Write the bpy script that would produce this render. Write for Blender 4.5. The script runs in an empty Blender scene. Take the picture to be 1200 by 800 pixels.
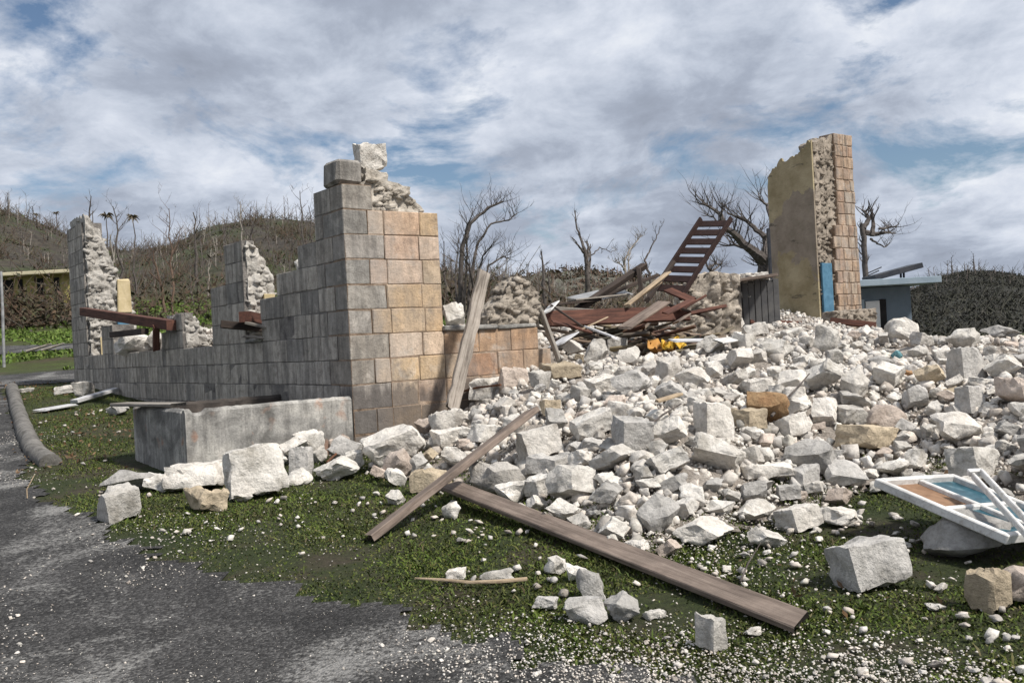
import bpy, bmesh, math, random
import numpy as np
from mathutils import Vector, Matrix, noise as mnoise

R = math.radians
# ------------------------------------------------------------------ camera, world, sun, exposure
scene = bpy.context.scene
col = scene.collection
F = 1100.0                      # focal length in pixels of a 1200 px wide frame
EYE = 1.5
ROLL = R(3.0)
CR, SR = math.cos(ROLL), math.sin(ROLL)
cam = bpy.data.cameras.new('camera')
cam.lens = 36 * F / 1200
cam.sensor_width = 36
cam.clip_end = 3000
cam_ob = bpy.data.objects.new('camera', cam)
col.objects.link(cam_ob)
cam_ob.matrix_world = Matrix(((CR, SR, 0, 0), (0, 0, -1, 0), (-SR, CR, 0, EYE), (0, 0, 0, 1)))
scene.camera = cam_ob

SUN_DIR = Vector((0.72, -0.50, 1.05)).normalized()       # towards the sun
SUN_EL = math.asin(SUN_DIR.z)
SUN_AZ = math.atan2(SUN_DIR.x, SUN_DIR.y)
world = bpy.data.worlds.new('World')
scene.world = world
world.use_nodes = True


def build_world():
    nt = world.node_tree
    nt.nodes.clear()
    N, L = nt.nodes.new, nt.links.new
    out = N('ShaderNodeOutputWorld')
    sky = N('ShaderNodeTexSky')
    sky.sky_type = 'NISHITA'
    sky.sun_disc = False
    sky.sun_elevation = SUN_EL
    sky.sun_rotation = SUN_AZ
    sky.air_density = 1.0
    sky.ozone_density = 2.5
    sky.dust_density = 0.4
    bg = N('ShaderNodeBackground')
    bg.inputs[1].default_value = 0.07
    L(sky.outputs[0], bg.inputs[0])
    tc = N('ShaderNodeTexCoord')
    sep = N('ShaderNodeSeparateXYZ')
    L(tc.outputs['Generated'], sep.inputs[0])

    def math_(op, a, b=None):
        m = N('ShaderNodeMath')
        m.operation = op
        for i, v in enumerate((a, b)):
            if v is None:
                continue
            if isinstance(v, (int, float)):
                m.inputs[i].default_value = v
            else:
                L(v, m.inputs[i])
        return m.outputs[0]
    zz = math_('ADD', math_('MAXIMUM', sep.outputs[2], 0.0), 0.30)
    cx = math_('DIVIDE', sep.outputs[0], zz)
    cy = math_('DIVIDE', sep.outputs[1], zz)
    cmb = N('ShaderNodeCombineXYZ')
    L(cx, cmb.inputs[0])
    L(cy, cmb.inputs[1])
    mp = N('ShaderNodeMapping')
    mp.inputs['Location'].default_value = (1.9, 4.4, 0.4)
    mp.inputs['Rotation'].default_value = (0, 0, R(20))
    mp.inputs['Scale'].default_value = (1.1, 1.0, 1)
    L(cmb.outputs[0], mp.inputs[0])

    def noise_(sc, det, rough, dist):
        n = N('ShaderNodeTexNoise')
        n.inputs['Scale'].default_value = sc
        n.inputs['Detail'].default_value = det
        n.inputs['Roughness'].default_value = rough
        n.inputs['Distortion'].default_value = dist
        L(mp.outputs[0], n.inputs['Vector'])
        return n.outputs[0]

    def ramp_(fac, stops):
        r = N('ShaderNodeValToRGB')
        e = r.color_ramp.elements
        while len(e) < len(stops):
            e.new(0.5)
        for el, (p, c) in zip(e, stops):
            el.position = p
            el.color = (*c, 1) if len(c) == 3 else c
        L(fac, r.inputs[0])
        return r.outputs[0]
    low = math_('MULTIPLY', math_('MAXIMUM', math_('SUBTRACT', 0.16, sep.outputs[2]), 0.0), 1.1)
    gaps = None
    for px, py, rad_, amt in ((530, 190, 0.15, 0.13), (130, 105, 0.14, 0.09), (1020, 140, 0.15, 0.12), (1150, 235, 0.12, 0.05), (30, 10, 0.14, 0.11)):
        dx_, dz_ = px - 600.0, 400.0 - py
        dv = Vector(((dx_ * CR + dz_ * SR) / F, 1.0, (-dx_ * SR + dz_ * CR) / F)).normalized()
        ds = N('ShaderNodeVectorMath')
        ds.operation = 'DISTANCE'
        L(tc.outputs['Generated'], ds.inputs[0])
        ds.inputs[1].default_value = dv
        g_ = math_('MULTIPLY', math_('MAXIMUM', math_('SUBTRACT', 1.0, math_('DIVIDE', ds.outputs['Value'], rad_)), 0.0), amt)
        gaps = g_ if gaps is None else math_('ADD', gaps, g_)
    cover = ramp_(math_('SUBTRACT', math_('ADD', noise_(2.2, 12, 0.62, 0.3), low), gaps), [(0.34, (0, 0, 0)), (0.45, (1, 1, 1))])
    bright = ramp_(math_('ADD', math_('MULTIPLY', noise_(1.15, 8, 0.58, 0.15), 0.64), math_('MULTIPLY', noise_(4.2, 10, 0.64, 0.3), 0.36)),
                   [(0.36, (0.255, 0.285, 0.35)), (0.44, (0.33, 0.37, 0.45)), (0.49, (0.44, 0.485, 0.57)), (0.55, (0.57, 0.61, 0.69)), (0.62, (0.72, 0.745, 0.79))])
    cl = N('ShaderNodeBackground')
    L(bright, cl.inputs[0])
    cl.inputs[1].default_value = 0.95
    mx = N('ShaderNodeMixShader')
    L(cover, mx.inputs[0])
    L(bg.outputs[0], mx.inputs[1])
    L(cl.outputs[0], mx.inputs[2])
    L(mx.outputs[0], out.inputs[0])


build_world()
sun = bpy.data.lights.new('sun', 'SUN')
sun.energy = 4.3
sun.angle = R(6)
sun.color = (1.0, 0.95, 0.88)
sun_ob = bpy.data.objects.new('sun', sun)
col.objects.link(sun_ob)
sun_ob.rotation_euler = SUN_DIR.to_track_quat('Z', 'Y').to_euler()
scene.view_settings.view_transform = 'Standard'
scene.view_settings.look = 'None'
scene.view_settings.exposure = 0.34
scene.view_settings.gamma = 1.0
scene.view_settings.use_curve_mapping = False

rng = random.Random(11)
nrg = np.random.default_rng(7)


# ------------------------------------------------------------------ geometry of the place
def ray(px, py):
    dx, dz = px - 600.0, 400.0 - py
    return Vector(((dx * CR + dz * SR) / F, 1.0, (-dx * SR + dz * CR) / F))


def at(px, py, d):
    """the point seen at a pixel of the survey photo, d metres in front of the camera"""
    return ray(px, py) * d + Vector((0, 0, EYE))


def project(p):
    X, Z = p[0] / p[1] * F, (p[2] - EYE) / p[1] * F
    return 600 + X * CR - Z * SR, 400 - (X * SR + Z * CR)


def sstep(a, b, x):
    t = np.clip((x - a) / (b - a), 0, 1)
    return t * t * (3 - 2 * t)


def gh(x, y):
    """height of the natural ground"""
    rt = sstep(0.27, 0.46, x / np.maximum(y, 2.0))
    y0 = np.minimum(np.clip(y, 0.01, 26.0), 26.0 - 14.0 * rt)
    k = 0.6
    s = 0.065 * k * np.log1p(np.exp(np.clip((y0 - 4.2) / k, -30, 60)))
    yy = np.clip(y, 26.0, 75.0)
    left = sstep(0.10, -0.14, x / yy)
    return s + (yy - 26.0) * (0.006 + 0.105 * left) + 0.02 * np.sin(x * 1.3 + y * 0.7) * np.sin(y * 0.9 - x * 0.4)


Uv = Vector((-0.607, 0.795, 0)).normalized()      # along the side wall, away from the camera
Vv = Vector((0.795, 0.607, 0)).normalized()       # along the end wall, to the right
P0 = Vector((-1.78, 10.3, 0))                     # the outer corner


def bw(s, t, z=0.0):
    return P0 + Uv * s + Vv * t + Vector((0, 0, z))


def ghit(px, py, fn, dmin=2.5, dmax=70):
    r = ray(px, py)
    d = dmin
    while d < dmax:
        if EYE + r.z * d < fn(r.x * d, d):
            lo, hi = d - 0.06, d
            for _ in range(8):
                m = (lo + hi) / 2
                if EYE + r.z * m < fn(r.x * m, m):
                    hi = m
                else:
                    lo = m
            return Vector((r.x * hi, hi, float(fn(r.x * hi, hi))))
        d += 0.06
    return Vector((r.x * dmax, dmax, float(fn(r.x * dmax, dmax))))


def gp(px, py):
    return ghit(px, py, gh)


def sdf_poly(poly, X, Y):
    """signed distance, positive inside"""
    d2 = np.full(X.shape, 1e9)
    inside = np.zeros(X.shape, bool)
    n = len(poly)
    for i in range(n):
        ax, ay = poly[i][0], poly[i][1]
        bx, by = poly[(i + 1) % n][0], poly[(i + 1) % n][1]
        ex, ey = bx - ax, by - ay
        t = np.clip(((X - ax) * ex + (Y - ay) * ey) / (ex * ex + ey * ey + 1e-12), 0, 1)
        d2 = np.minimum(d2, (X - ax - t * ex) ** 2 + (Y - ay - t * ey) ** 2)
        c = (ay > Y) != (by > Y)
        with np.errstate(divide='ignore', invalid='ignore'):
            inside ^= c & (X < ex * (Y - ay) / (ey if ey else 1e-12) + ax)
    d = np.sqrt(d2)
    return np.where(inside, d, -d)


GX0, GY0, GS = -15.0, 2.0, 0.1
gxs = np.arange(GX0, 27.0, GS)
gys = np.arange(GY0, 32.0, GS)
MX, MY = np.meshgrid(gxs, gys)


def lump(X, Y, seed, f, n=7):
    r = np.random.default_rng(seed)
    o = np.zeros_like(X)
    for _ in range(n):
        a = r.uniform(0, 6.283)
        q = f * r.uniform(0.6, 1.7)
        o += np.sin(X * math.cos(a) * q + Y * math.sin(a) * q + r.uniform(0, 6.283))
    return o / n ** 0.5


front_px = [(372, 556), (420, 570), (475, 578), (520, 592), (588, 630), (650, 668), (730, 684), (790, 674), (850, 658), (905, 642),
            (960, 618), (1000, 600), (1040, 580), (1085, 600), (1200, 612), (1330, 640)]
rub_poly = [tuple(gp(*p)[:2]) for p in front_px] + [(26, 5.5), (26, 24), (9.5, 27)]
rub_poly += [tuple(bw(s, t)[:2]) for s, t in ((12.3, 9), (12.3, 0.5), (0.2, 0.5), (0.0, -0.25))]
SD = sdf_poly(rub_poly, MX, MY) + 0.12 * lump(MX, MY, 3, 1.7)
relx, rely = MX - P0.x, MY - P0.y
SS = relx * Uv.x + rely * Uv.y
TT = relx * Vv.x + rely * Vv.y
hmax = 0.56 + 0.10 * lump(MX, MY, 5, 0.9) + 0.05 * lump(MX, MY, 6, 2.2)
inner = sstep(0.2, 1.6, SS) * sstep(5.0, 2.5, TT)
hmax = hmax + inner * 0.72
RUB = np.clip(hmax, 0.15, 2) * sstep(-0.05, 2.3, SD)
RUB = np.maximum(RUB, 0.0)
inn = (TT > 0.42) * sstep(1.4, 3.2, SS) * sstep(12.6, 11.2, SS) * sstep(5.0, 2.2, TT)
RUB = np.maximum(RUB, (1.86 + 0.13 * lump(MX, MY, 8, 2.0) - gh(MX, MY)) * inn)
RUB = RUB * sstep(27, 23, MY) * (1 - 0.75 * sstep(13, 19, MY) * sstep(0.27, 0.46, MX / MY))


def grid_look(G, x, y):
    fx, fy = (x - GX0) / GS, (y - GY0) / GS
    if isinstance(x, np.ndarray):
        fx, fy = np.clip(fx, 0, len(gxs) - 1.01), np.clip(fy, 0, len(gys) - 1.01)
        i, j = fx.astype(int), fy.astype(int)
    else:
        fx = min(max(fx, 0), len(gxs) - 1.01)
        fy = min(max(fy, 0), len(gys) - 1.01)
        i, j = int(fx), int(fy)
    a, b = fx - i, fy - j
    return (G[j, i] * (1 - a) + G[j, i + 1] * a) * (1 - b) + (G[j + 1, i] * (1 - a) + G[j + 1, i + 1] * a) * b


def tot(x, y):
    return gh(x, y) + grid_look(RUB, x, y)


def tp(px, py):
    return ghit(px, py, tot)


# ------------------------------------------------------------------ materials
def new_mat(name):
    m = bpy.data.materials.new(name)
    m.use_nodes = True
    nt = m.node_tree
    b = nt.nodes['Principled BSDF']
    b.inputs['Roughness'].default_value = 0.92
    b.inputs['Specular IOR Level'].default_value = 0.25
    return m, nt, b


def nn(nt, typ, **kw):
    n = nt.nodes.new(typ)
    for k, v in kw.items():
        if k in n.inputs:
            n.inputs[k].default_value = v
        else:
            setattr(n, k, v)
    return n


def noise_node(nt, vec, scale, detail=5, rough=0.6, dist=0.0):
    n = nn(nt, 'ShaderNodeTexNoise', Scale=scale, Detail=detail, Roughness=rough, Distortion=dist)
    nt.links.new(vec, n.inputs['Vector'])
    return n.outputs[0]


def ramp(nt, fac, stops):
    r = nt.nodes.new('ShaderNodeValToRGB')
    e = r.color_ramp.elements
    while len(e) < len(stops):
        e.new(0.5)
    for el, (p, c) in zip(e, stops):
        el.position = p
        el.color = (*c, 1) if hasattr(c, '__len__') else (c, c, c, 1)
    nt.links.new(fac, r.inputs[0])
    return r.outputs[0]


def mix(nt, fac, a, b, blend='MIX'):
    m = nt.nodes.new('ShaderNodeMix')
    m.data_type = 'RGBA'
    m.blend_type = blend
    for sock, v in ((m.inputs[0], fac), (m.inputs[6], a), (m.inputs[7], b)):
        if isinstance(v, (int, float)):
            sock.default_value = v
        elif hasattr(v, '__len__'):
            sock.default_value = (*v, 1)
        else:
            nt.links.new(v, sock)
    return m.outputs[2]


def mth(nt, op, a, b=0.0):
    m = nt.nodes.new('ShaderNodeMath')
    m.operation = op
    for i, v in enumerate((a, b)):
        if isinstance(v, (int, float)):
            m.inputs[i].default_value = v
        else:
            nt.links.new(v, m.inputs[i])
    return m.outputs[0]


def bump(nt, b, height, strength, dist=0.02):
    n = nn(nt, 'ShaderNodeBump', Strength=strength, Distance=dist)
    nt.links.new(height, n.inputs['Height'])
    nt.links.new(n.outputs[0], b.inputs['Normal'])


def coords(nt, which='Object', scale=None):
    o = nt.nodes.new('ShaderNodeTexCoord').outputs[which] if which != 'Position' else nt.nodes.new('ShaderNodeNewGeometry').outputs['Position']
    if scale:
        mp = nn(nt, 'ShaderNodeMapping')
        mp.inputs['Scale'].default_value = scale
        nt.links.new(o, mp.inputs[0])
        o = mp.outputs[0]
    return o


def stone_mat(name, light, mid, dark, island=False, var=0.35, bump_s=0.7):
    m, nt, b = new_mat(name)
    v = coords(nt, 'Position')
    n1 = noise_node(nt, v, 5.0, 8, 0.66, 0.4)
    c = ramp(nt, n1, [(0.34, dark), (0.47, mid), (0.60, light)])
    n2 = noise_node(nt, v, 38.0, 4, 0.7)
    c = mix(nt, 0.5, c, ramp(nt, n2, [(0.36, 0.55), (0.56, 1.0)]), 'MULTIPLY')
    if island:
        rnd = nt.nodes.new('ShaderNodeNewGeometry').outputs['Random Per Island']
    else:
        rnd = nt.nodes.new('ShaderNodeObjectInfo').outputs['Random']
    c = mix(nt, 1.0, c, ramp(nt, rnd, [(0.0, 1 - var), (0.5, 0.92), (1.0, 1.0)]), 'MULTIPLY')
    if island:
        r2 = mth(nt, 'FRACT', mth(nt, 'MULTIPLY', rnd, 17.3))
        c = mix(nt, 0.6, c, ramp(nt, r2, [(0.0, (1, 0.91, 0.84)), (0.35, (1, 0.98, 0.95)), (0.8, (0.93, 0.96, 1.0)), (1.0, (0.95, 0.98, 0.93))]), 'MULTIPLY')
    nt.links.new(c, b.inputs['Base Color'])
    h = mth(nt, 'ADD', mth(nt, 'MULTIPLY', noise_node(nt, v, 24.0, 6, 0.72), 1.0), mth(nt, 'MULTIPLY', noise_node(nt, v, 7.0, 4, 0.6), 1.3))
    bump(nt, b, h, bump_s, 0.035)
    return m


M = {}
M['white'] = stone_mat('limestone_white', (0.76, 0.725, 0.665), (0.66, 0.625, 0.57), (0.43, 0.40, 0.35))
M['pale'] = stone_mat('limestone_pale', (0.76, 0.715, 0.65), (0.67, 0.63, 0.57), (0.45, 0.41, 0.36))
M['grey'] = stone_mat('limestone_grey', (0.58, 0.555, 0.52), (0.48, 0.46, 0.43), (0.31, 0.295, 0.27))
M['buff'] = stone_mat('limestone_buff', (0.60, 0.50, 0.36), (0.52, 0.43, 0.31), (0.34, 0.28, 0.20))
M['pink'] = stone_mat('limestone_pink', (0.66, 0.56, 0.48), (0.56, 0.47, 0.40), (0.38, 0.31, 0.26))
M['orange'] = stone_mat('limestone_orange', (0.50, 0.33, 0.18), (0.42, 0.25, 0.13), (0.27, 0.17, 0.10))
M['debris'] = stone_mat('limestone_debris', (0.74, 0.695, 0.635), (0.63, 0.585, 0.53), (0.42, 0.38, 0.335), island=True, var=0.5, bump_s=0.4)
M['core'] = stone_mat('limestone_core', (0.36, 0.31, 0.26), (0.27, 0.23, 0.19), (0.15, 0.13, 0.11), island=True, var=0.45)
M['stubstone'] = stone_mat('stub_stone', (0.52, 0.46, 0.38), (0.42, 0.365, 0.30), (0.24, 0.205, 0.165), island=True, var=0.4)
M['rawcore'] = stone_mat('raw_core', (0.62, 0.565, 0.49), (0.50, 0.45, 0.385), (0.30, 0.265, 0.22))
M['rawwhite'] = stone_mat('raw_white_core', (0.72, 0.68, 0.62), (0.60, 0.565, 0.51), (0.38, 0.35, 0.31))
M['rawstub'] = stone_mat('raw_stub_core', (0.50, 0.44, 0.37), (0.40, 0.35, 0.29), (0.22, 0.19, 0.155))
M['rawcore_brown'] = stone_mat('raw_brown_core', (0.38, 0.325, 0.265), (0.28, 0.24, 0.195), (0.15, 0.125, 0.10))
M['whitecore'] = stone_mat('limestone_white_core', (0.62, 0.60, 0.56), (0.50, 0.48, 0.45), (0.30, 0.29, 0.27), island=True, var=0.4)


def dust_mat():
    m, nt, b = new_mat('rubble_dust')
    v = coords(nt, 'Position')
    c = ramp(nt, noise_node(nt, v, 2.2, 8, 0.7), [(0.34, (0.26, 0.22, 0.185)), (0.5, (0.46, 0.405, 0.35)), (0.66, (0.64, 0.58, 0.515))])  # dust tones darkened to put shade into the gaps between stones
    c = mix(nt, 0.75, c, ramp(nt, noise_node(nt, v, 45, 4, 0.75), [(0.38, 0.35), (0.58, 1.0)]), 'MULTIPLY')
    nt.links.new(c, b.inputs['Base Color'])
    bump(nt, b, noise_node(nt, v, 26, 8, 0.75), 1.0, 0.06)
    return m


M['dust'] = dust_mat()


def block_mat(name, cols, streak, weather=0.0, axis=None):
    """blocks coloured one by one, with stains that run down the face"""
    m, nt, b = new_mat(name)
    v = coords(nt, 'Position')
    geo = nt.nodes.new('ShaderNodeNewGeometry')
    rnd = geo.outputs['Random Per Island']
    c = ramp(nt, rnd, [(i / (len(cols) - 1), k) for i, k in enumerate(cols)])
    c = mix(nt, 0.55, c, ramp(nt, noise_node(nt, v, 9, 8, 0.7, 0.5), [(0.32, (0.36, 0.32, 0.30)), (0.46, (0.86, 0.83, 0.80)), (0.62, (1.3, 1.28, 1.26))]), 'MULTIPLY')
    c = mix(nt, 0.6, c, ramp(nt, noise_node(nt, v, 60, 4, 0.75), [(0.36, 0.55), (0.55, 1.0)]), 'MULTIPLY')
    pale = ramp(nt, noise_node(nt, v, 3.1, 7, 0.68, 0.6), [(0.54, 0.0), (0.66, 1.0)])
    c = mix(nt, mth(nt, 'MULTIPLY', pale, 0.42), c, (0.60, 0.55, 0.49))
    grime = ramp(nt, noise_node(nt, v, 2.3, 8, 0.7, 0.9), [(0.57, 0.0), (0.68, 1.0)])
    c = mix(nt, mth(nt, 'MULTIPLY', grime, 0.6), c, (0.13, 0.115, 0.10))
    sv = coords(nt, 'Position', (5.5, 5.5, 0.7))
    st = ramp(nt, noise_node(nt, sv, 1.6, 6, 0.62, 0.3), [(0.40, 0.0), (0.62, 1.0)])
    c = mix(nt, mth(nt, 'MULTIPLY', st, streak), c, (0.06, 0.058, 0.055))
    if axis:
        sp2 = nn(nt, 'ShaderNodeSeparateXYZ')
        nt.links.new(v, sp2.inputs[0])
        tt = mth(nt, 'ADD', mth(nt, 'MULTIPLY', mth(nt, 'SUBTRACT', sp2.outputs[0], P0.x), Vv.x), mth(nt, 'MULTIPLY', mth(nt, 'SUBTRACT', sp2.outputs[1], P0.y), Vv.y))
        tt = mth(nt, 'ADD', tt, mth(nt, 'MULTIPLY', mth(nt, 'SUBTRACT', noise_node(nt, v, 2.2, 6, 0.65, 0.4), 0.5), 0.9))
        c = mix(nt, ramp(nt, tt, [(0.12, 0.85), (0.75, 0.0)]), c, (0.30, 0.28, 0.26))
    if weather:
        w = ramp(nt, noise_node(nt, v, 1.1, 5, 0.6, 0.4), [(0.46, 0.0), (0.66, 1.0)])
        c = mix(nt, mth(nt, 'MULTIPLY', w, weather), c, (0.30, 0.285, 0.265))
        sp = nn(nt, 'ShaderNodeSeparateXYZ')
        nt.links.new(v, sp.inputs[0])
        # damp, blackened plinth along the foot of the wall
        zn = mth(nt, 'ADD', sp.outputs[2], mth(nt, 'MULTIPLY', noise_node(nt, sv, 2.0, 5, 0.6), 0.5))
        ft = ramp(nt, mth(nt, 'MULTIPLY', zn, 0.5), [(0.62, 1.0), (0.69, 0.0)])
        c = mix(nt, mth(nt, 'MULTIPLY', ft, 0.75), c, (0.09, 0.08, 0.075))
    nt.links.new(c, b.inputs['Base Color'])
    bump(nt, b, mth(nt, 'ADD', noise_node(nt, v, 30, 6, 0.75), mth(nt, 'MULTIPLY', noise_node(nt, v, 8, 5, 0.65), 1.4)), 0.55, 0.02)
    return m


M['tan_block'] = block_mat('tan_block', [(0.57, 0.42, 0.26), (0.57, 0.40, 0.29), (0.65, 0.54, 0.43), (0.52, 0.36, 0.20), (0.62, 0.49, 0.38), (0.50, 0.38, 0.25)], 0.30, 0.35, True)
M['grey_block'] = block_mat('grey_block', [(0.42, 0.385, 0.34), (0.50, 0.46, 0.405), (0.36, 0.335, 0.30), (0.56, 0.515, 0.455), (0.39, 0.36, 0.32), (0.29, 0.275, 0.255)], 0.55)
M['quoin_block'] = block_mat('quoin_block', [(0.33, 0.31, 0.285), (0.38, 0.345, 0.31), (0.28, 0.27, 0.25), (0.42, 0.37, 0.31)], 0.5, 0.3)
M['rust_block'] = block_mat('rust_stained_block', [(0.36, 0.17, 0.085), (0.45, 0.31, 0.20), (0.38, 0.21, 0.12), (0.50, 0.38, 0.26), (0.42, 0.27, 0.17)], 0.45, 0.35)
M['gable_block'] = block_mat('gable_block', [(0.44, 0.33, 0.24), (0.38, 0.25, 0.18), (0.49, 0.40, 0.31), (0.41, 0.29, 0.20), (0.33, 0.24, 0.18)], 0.6, 0.5)
M['mortar'] = stone_mat('lime_mortar', (0.36, 0.32, 0.27), (0.28, 0.25, 0.21), (0.16, 0.14, 0.12))
M['tan_mortar'] = stone_mat('tan_mortar', (0.44, 0.34, 0.26), (0.34, 0.25, 0.18), (0.20, 0.15, 0.11))
M['dark_mortar'] = stone_mat('dark_mortar', (0.26, 0.24, 0.22), (0.20, 0.185, 0.17), (0.11, 0.10, 0.095))


def concrete_mat():
    m, nt, b = new_mat('stained_concrete')
    v = coords(nt, 'Position')
    c = ramp(nt, noise_node(nt, v, 2.6, 8, 0.62, 0.4), [(0.37, (0.15, 0.145, 0.135)), (0.5, (0.31, 0.30, 0.28)), (0.62, (0.48, 0.46, 0.42))])
    sv = coords(nt, 'Position', (6, 6, 0.8))
    c = mix(nt, mth(nt, 'MULTIPLY', ramp(nt, noise_node(nt, sv, 1.5, 6, 0.65), [(0.45, 0.0), (0.66, 1.0)]), 0.6), c, (0.08, 0.075, 0.07))
    c = mix(nt, mth(nt, 'MULTIPLY', ramp(nt, noise_node(nt, v, 3.7, 3, 0.5, 0.8), [(0.62, 0.0), (0.72, 1.0)]), 0.6), c, (0.36, 0.20, 0.13))
    c = mix(nt, 0.5, c, ramp(nt, noise_node(nt, v, 55, 4, 0.7), [(0.36, 0.5), (0.55, 1.0)]), 'MULTIPLY')
    nt.links.new(c, b.inputs['Base Color'])
    bump(nt, b, noise_node(nt, v, 22, 8, 0.7), 0.6, 0.02)
    return m


M['concrete'] = concrete_mat()


def wood_mat(name, a, bcol, dark, grain=1.0, rough=0.85):
    m, nt, b = new_mat(name)
    v = coords(nt, 'Object', (1.2, 22, 22))
    c = ramp(nt, noise_node(nt, v, 1.6, 8, 0.7, 0.6), [(0.33, dark), (0.5, bcol), (0.66, a)])
    c = mix(nt, 0.55, c, ramp(nt, noise_node(nt, coords(nt, 'Object'), 3.5, 6, 0.7), [(0.35, 0.5), (0.6, 1.05)]), 'MULTIPLY')
    nt.links.new(c, b.inputs['Base Color'])
    b.inputs['Roughness'].default_value = rough
    bump(nt, b, noise_node(nt, v, 2.2, 6, 0.7), 0.5 * grain, 0.012)
    return m


M['brown_wood'] = wood_mat('weathered_brown_wood', (0.25, 0.20, 0.165), (0.18, 0.14, 0.115), (0.09, 0.07, 0.057))
M['grey_wood'] = wood_mat('silvered_wood', (0.34, 0.31, 0.275), (0.25, 0.225, 0.195), (0.12, 0.105, 0.09))
M['pale_wood'] = wood_mat('splintered_pale_wood', (0.50, 0.39, 0.27), (0.40, 0.31, 0.21), (0.22, 0.16, 0.11))
M['red_wood'] = wood_mat('red_brown_painted_wood', (0.15, 0.068, 0.046), (0.10, 0.045, 0.033), (0.05, 0.026, 0.02))
M['panel_wood'] = wood_mat('dark_red_brown_wood', (0.042, 0.022, 0.018), (0.03, 0.016, 0.014), (0.018, 0.010, 0.009))
M['dark_wood'] = wood_mat('dark_wet_wood', (0.075, 0.055, 0.045), (0.05, 0.038, 0.032), (0.025, 0.02, 0.018))
M['rotten_wood'] = wood_mat('rotten_weathered_wood', (0.52, 0.46, 0.40), (0.40, 0.35, 0.30), (0.13, 0.105, 0.085), 2.2)
M['white_paint'] = wood_mat('chipped_white_paint', (0.68, 0.67, 0.64), (0.63, 0.62, 0.60), (0.46, 0.43, 0.39), 0.4, 0.5)
M['dusty_white'] = wood_mat('dusty_white_board', (0.60, 0.60, 0.60), (0.52, 0.52, 0.53), (0.36, 0.35, 0.35), 0.5, 0.7)


def plain_mat(name, c1, c2, rough=0.8, metal=0.0, sc=6.0, bmp=0.3):
    m, nt, b = new_mat(name)
    v = coords(nt, 'Position')
    c = ramp(nt, noise_node(nt, v, sc, 7, 0.65, 0.4), [(0.36, c1), (0.62, c2)])
    nt.links.new(c, b.inputs['Base Color'])
    b.inputs['Roughness'].default_value = rough
    b.inputs['Metallic'].default_value = metal
    if bmp:
        bump(nt, b, noise_node(nt, v, sc * 5, 6, 0.7), bmp, 0.02)
    return m


M['bark'] = plain_mat('dead_bark', (0.055, 0.046, 0.042), (0.12, 0.105, 0.095), 0.95, 0, 9)
M['pale_bark'] = plain_mat('pale_bark', (0.16, 0.14, 0.12), (0.32, 0.29, 0.25), 0.95, 0, 9)
M['brown_bark'] = plain_mat('brown_bark', (0.09, 0.06, 0.045), (0.17, 0.115, 0.085), 0.95, 0, 9)
M['dead_leaf'] = plain_mat('withered_leaves', (0.07, 0.06, 0.04), (0.15, 0.12, 0.085), 0.9, 0, 2)
M['rust'] = plain_mat('rusty_iron', (0.05, 0.03, 0.022), (0.17, 0.075, 0.04), 0.85, 0.2, 14)
M['orange_tarp'] = plain_mat('orange_sheet', (0.36, 0.16, 0.04), (0.46, 0.24, 0.06), 0.6, 0, 5, 0.2)
M['yellow_tarp'] = plain_mat('yellow_sheet', (0.50, 0.30, 0.03), (0.58, 0.38, 0.06), 0.6, 0, 5, 0.2)
M['dark_steel'] = plain_mat('dark_panel', (0.025, 0.03, 0.04), (0.06, 0.06, 0.065), 0.5, 0.2, 4, 0.1)
M['zinc'] = plain_mat('dull_zinc_sheet', (0.25, 0.25, 0.25), (0.42, 0.42, 0.42), 0.5, 0.5, 5, 0.2)
M['shaded_blue_wall'] = plain_mat('shaded_grey_blue_paint', (0.10, 0.13, 0.16), (0.135, 0.17, 0.205), 0.85, 0, 1.2, 0.2)  # grey-blue paint with the wall's shade mixed into the colour
M['blue_roof'] = plain_mat('grey_blue_fascia', (0.22, 0.28, 0.33), (0.28, 0.34, 0.39), 0.8, 0, 2, 0.2)
M['white_wall'] = plain_mat('white_wall_paint', (0.55, 0.56, 0.57), (0.66, 0.67, 0.68), 0.8, 0, 3, 0.1)
M['blue_paint'] = plain_mat('bright_blue_paint', (0.05, 0.13, 0.20), (0.085, 0.19, 0.28), 0.8, 0, 7, 0.2)
M['render'] = plain_mat('rough_grey_render', (0.17, 0.15, 0.13), (0.30, 0.27, 0.24), 0.95, 0, 4, 0.8)
M['dark_boarding'] = plain_mat('dark_grey_boarding', (0.075, 0.075, 0.078), (0.12, 0.118, 0.115), 0.9, 0, 3, 0.4)  # even dark grey for the boards of the lean-to
M['yellow_wall'] = plain_mat('yellow_wall_paint', (0.30, 0.26, 0.09), (0.40, 0.35, 0.14), 0.85, 0, 2, 0.2)
M['cream'] = plain_mat('cream_trim', (0.50, 0.45, 0.30), (0.58, 0.52, 0.36), 0.85, 0, 3, 0.2)
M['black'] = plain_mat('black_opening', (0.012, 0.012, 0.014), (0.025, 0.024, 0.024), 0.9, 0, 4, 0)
M['log'] = plain_mat('grey_concrete_log', (0.085, 0.08, 0.072), (0.20, 0.19, 0.175), 0.95, 0, 6, 0.8)
M['hardboard'] = plain_mat('brown_hardboard', (0.15, 0.085, 0.05), (0.25, 0.15, 0.09), 0.8, 0, 9, 0.2)


def glass_mat():
    m, nt, b = new_mat('blue_window_glass')
    v = coords(nt, 'Position')
    c = ramp(nt, noise_node(nt, v, 14, 6, 0.7), [(0.35, (0.010, 0.04, 0.055)), (0.54, (0.02, 0.08, 0.11)), (0.70, (0.10, 0.17, 0.19))])
    nt.links.new(c, b.inputs['Base Color'])
    b.inputs['Roughness'].default_value = 0.35
    b.inputs['Specular IOR Level'].default_value = 0.3
    return m


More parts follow.
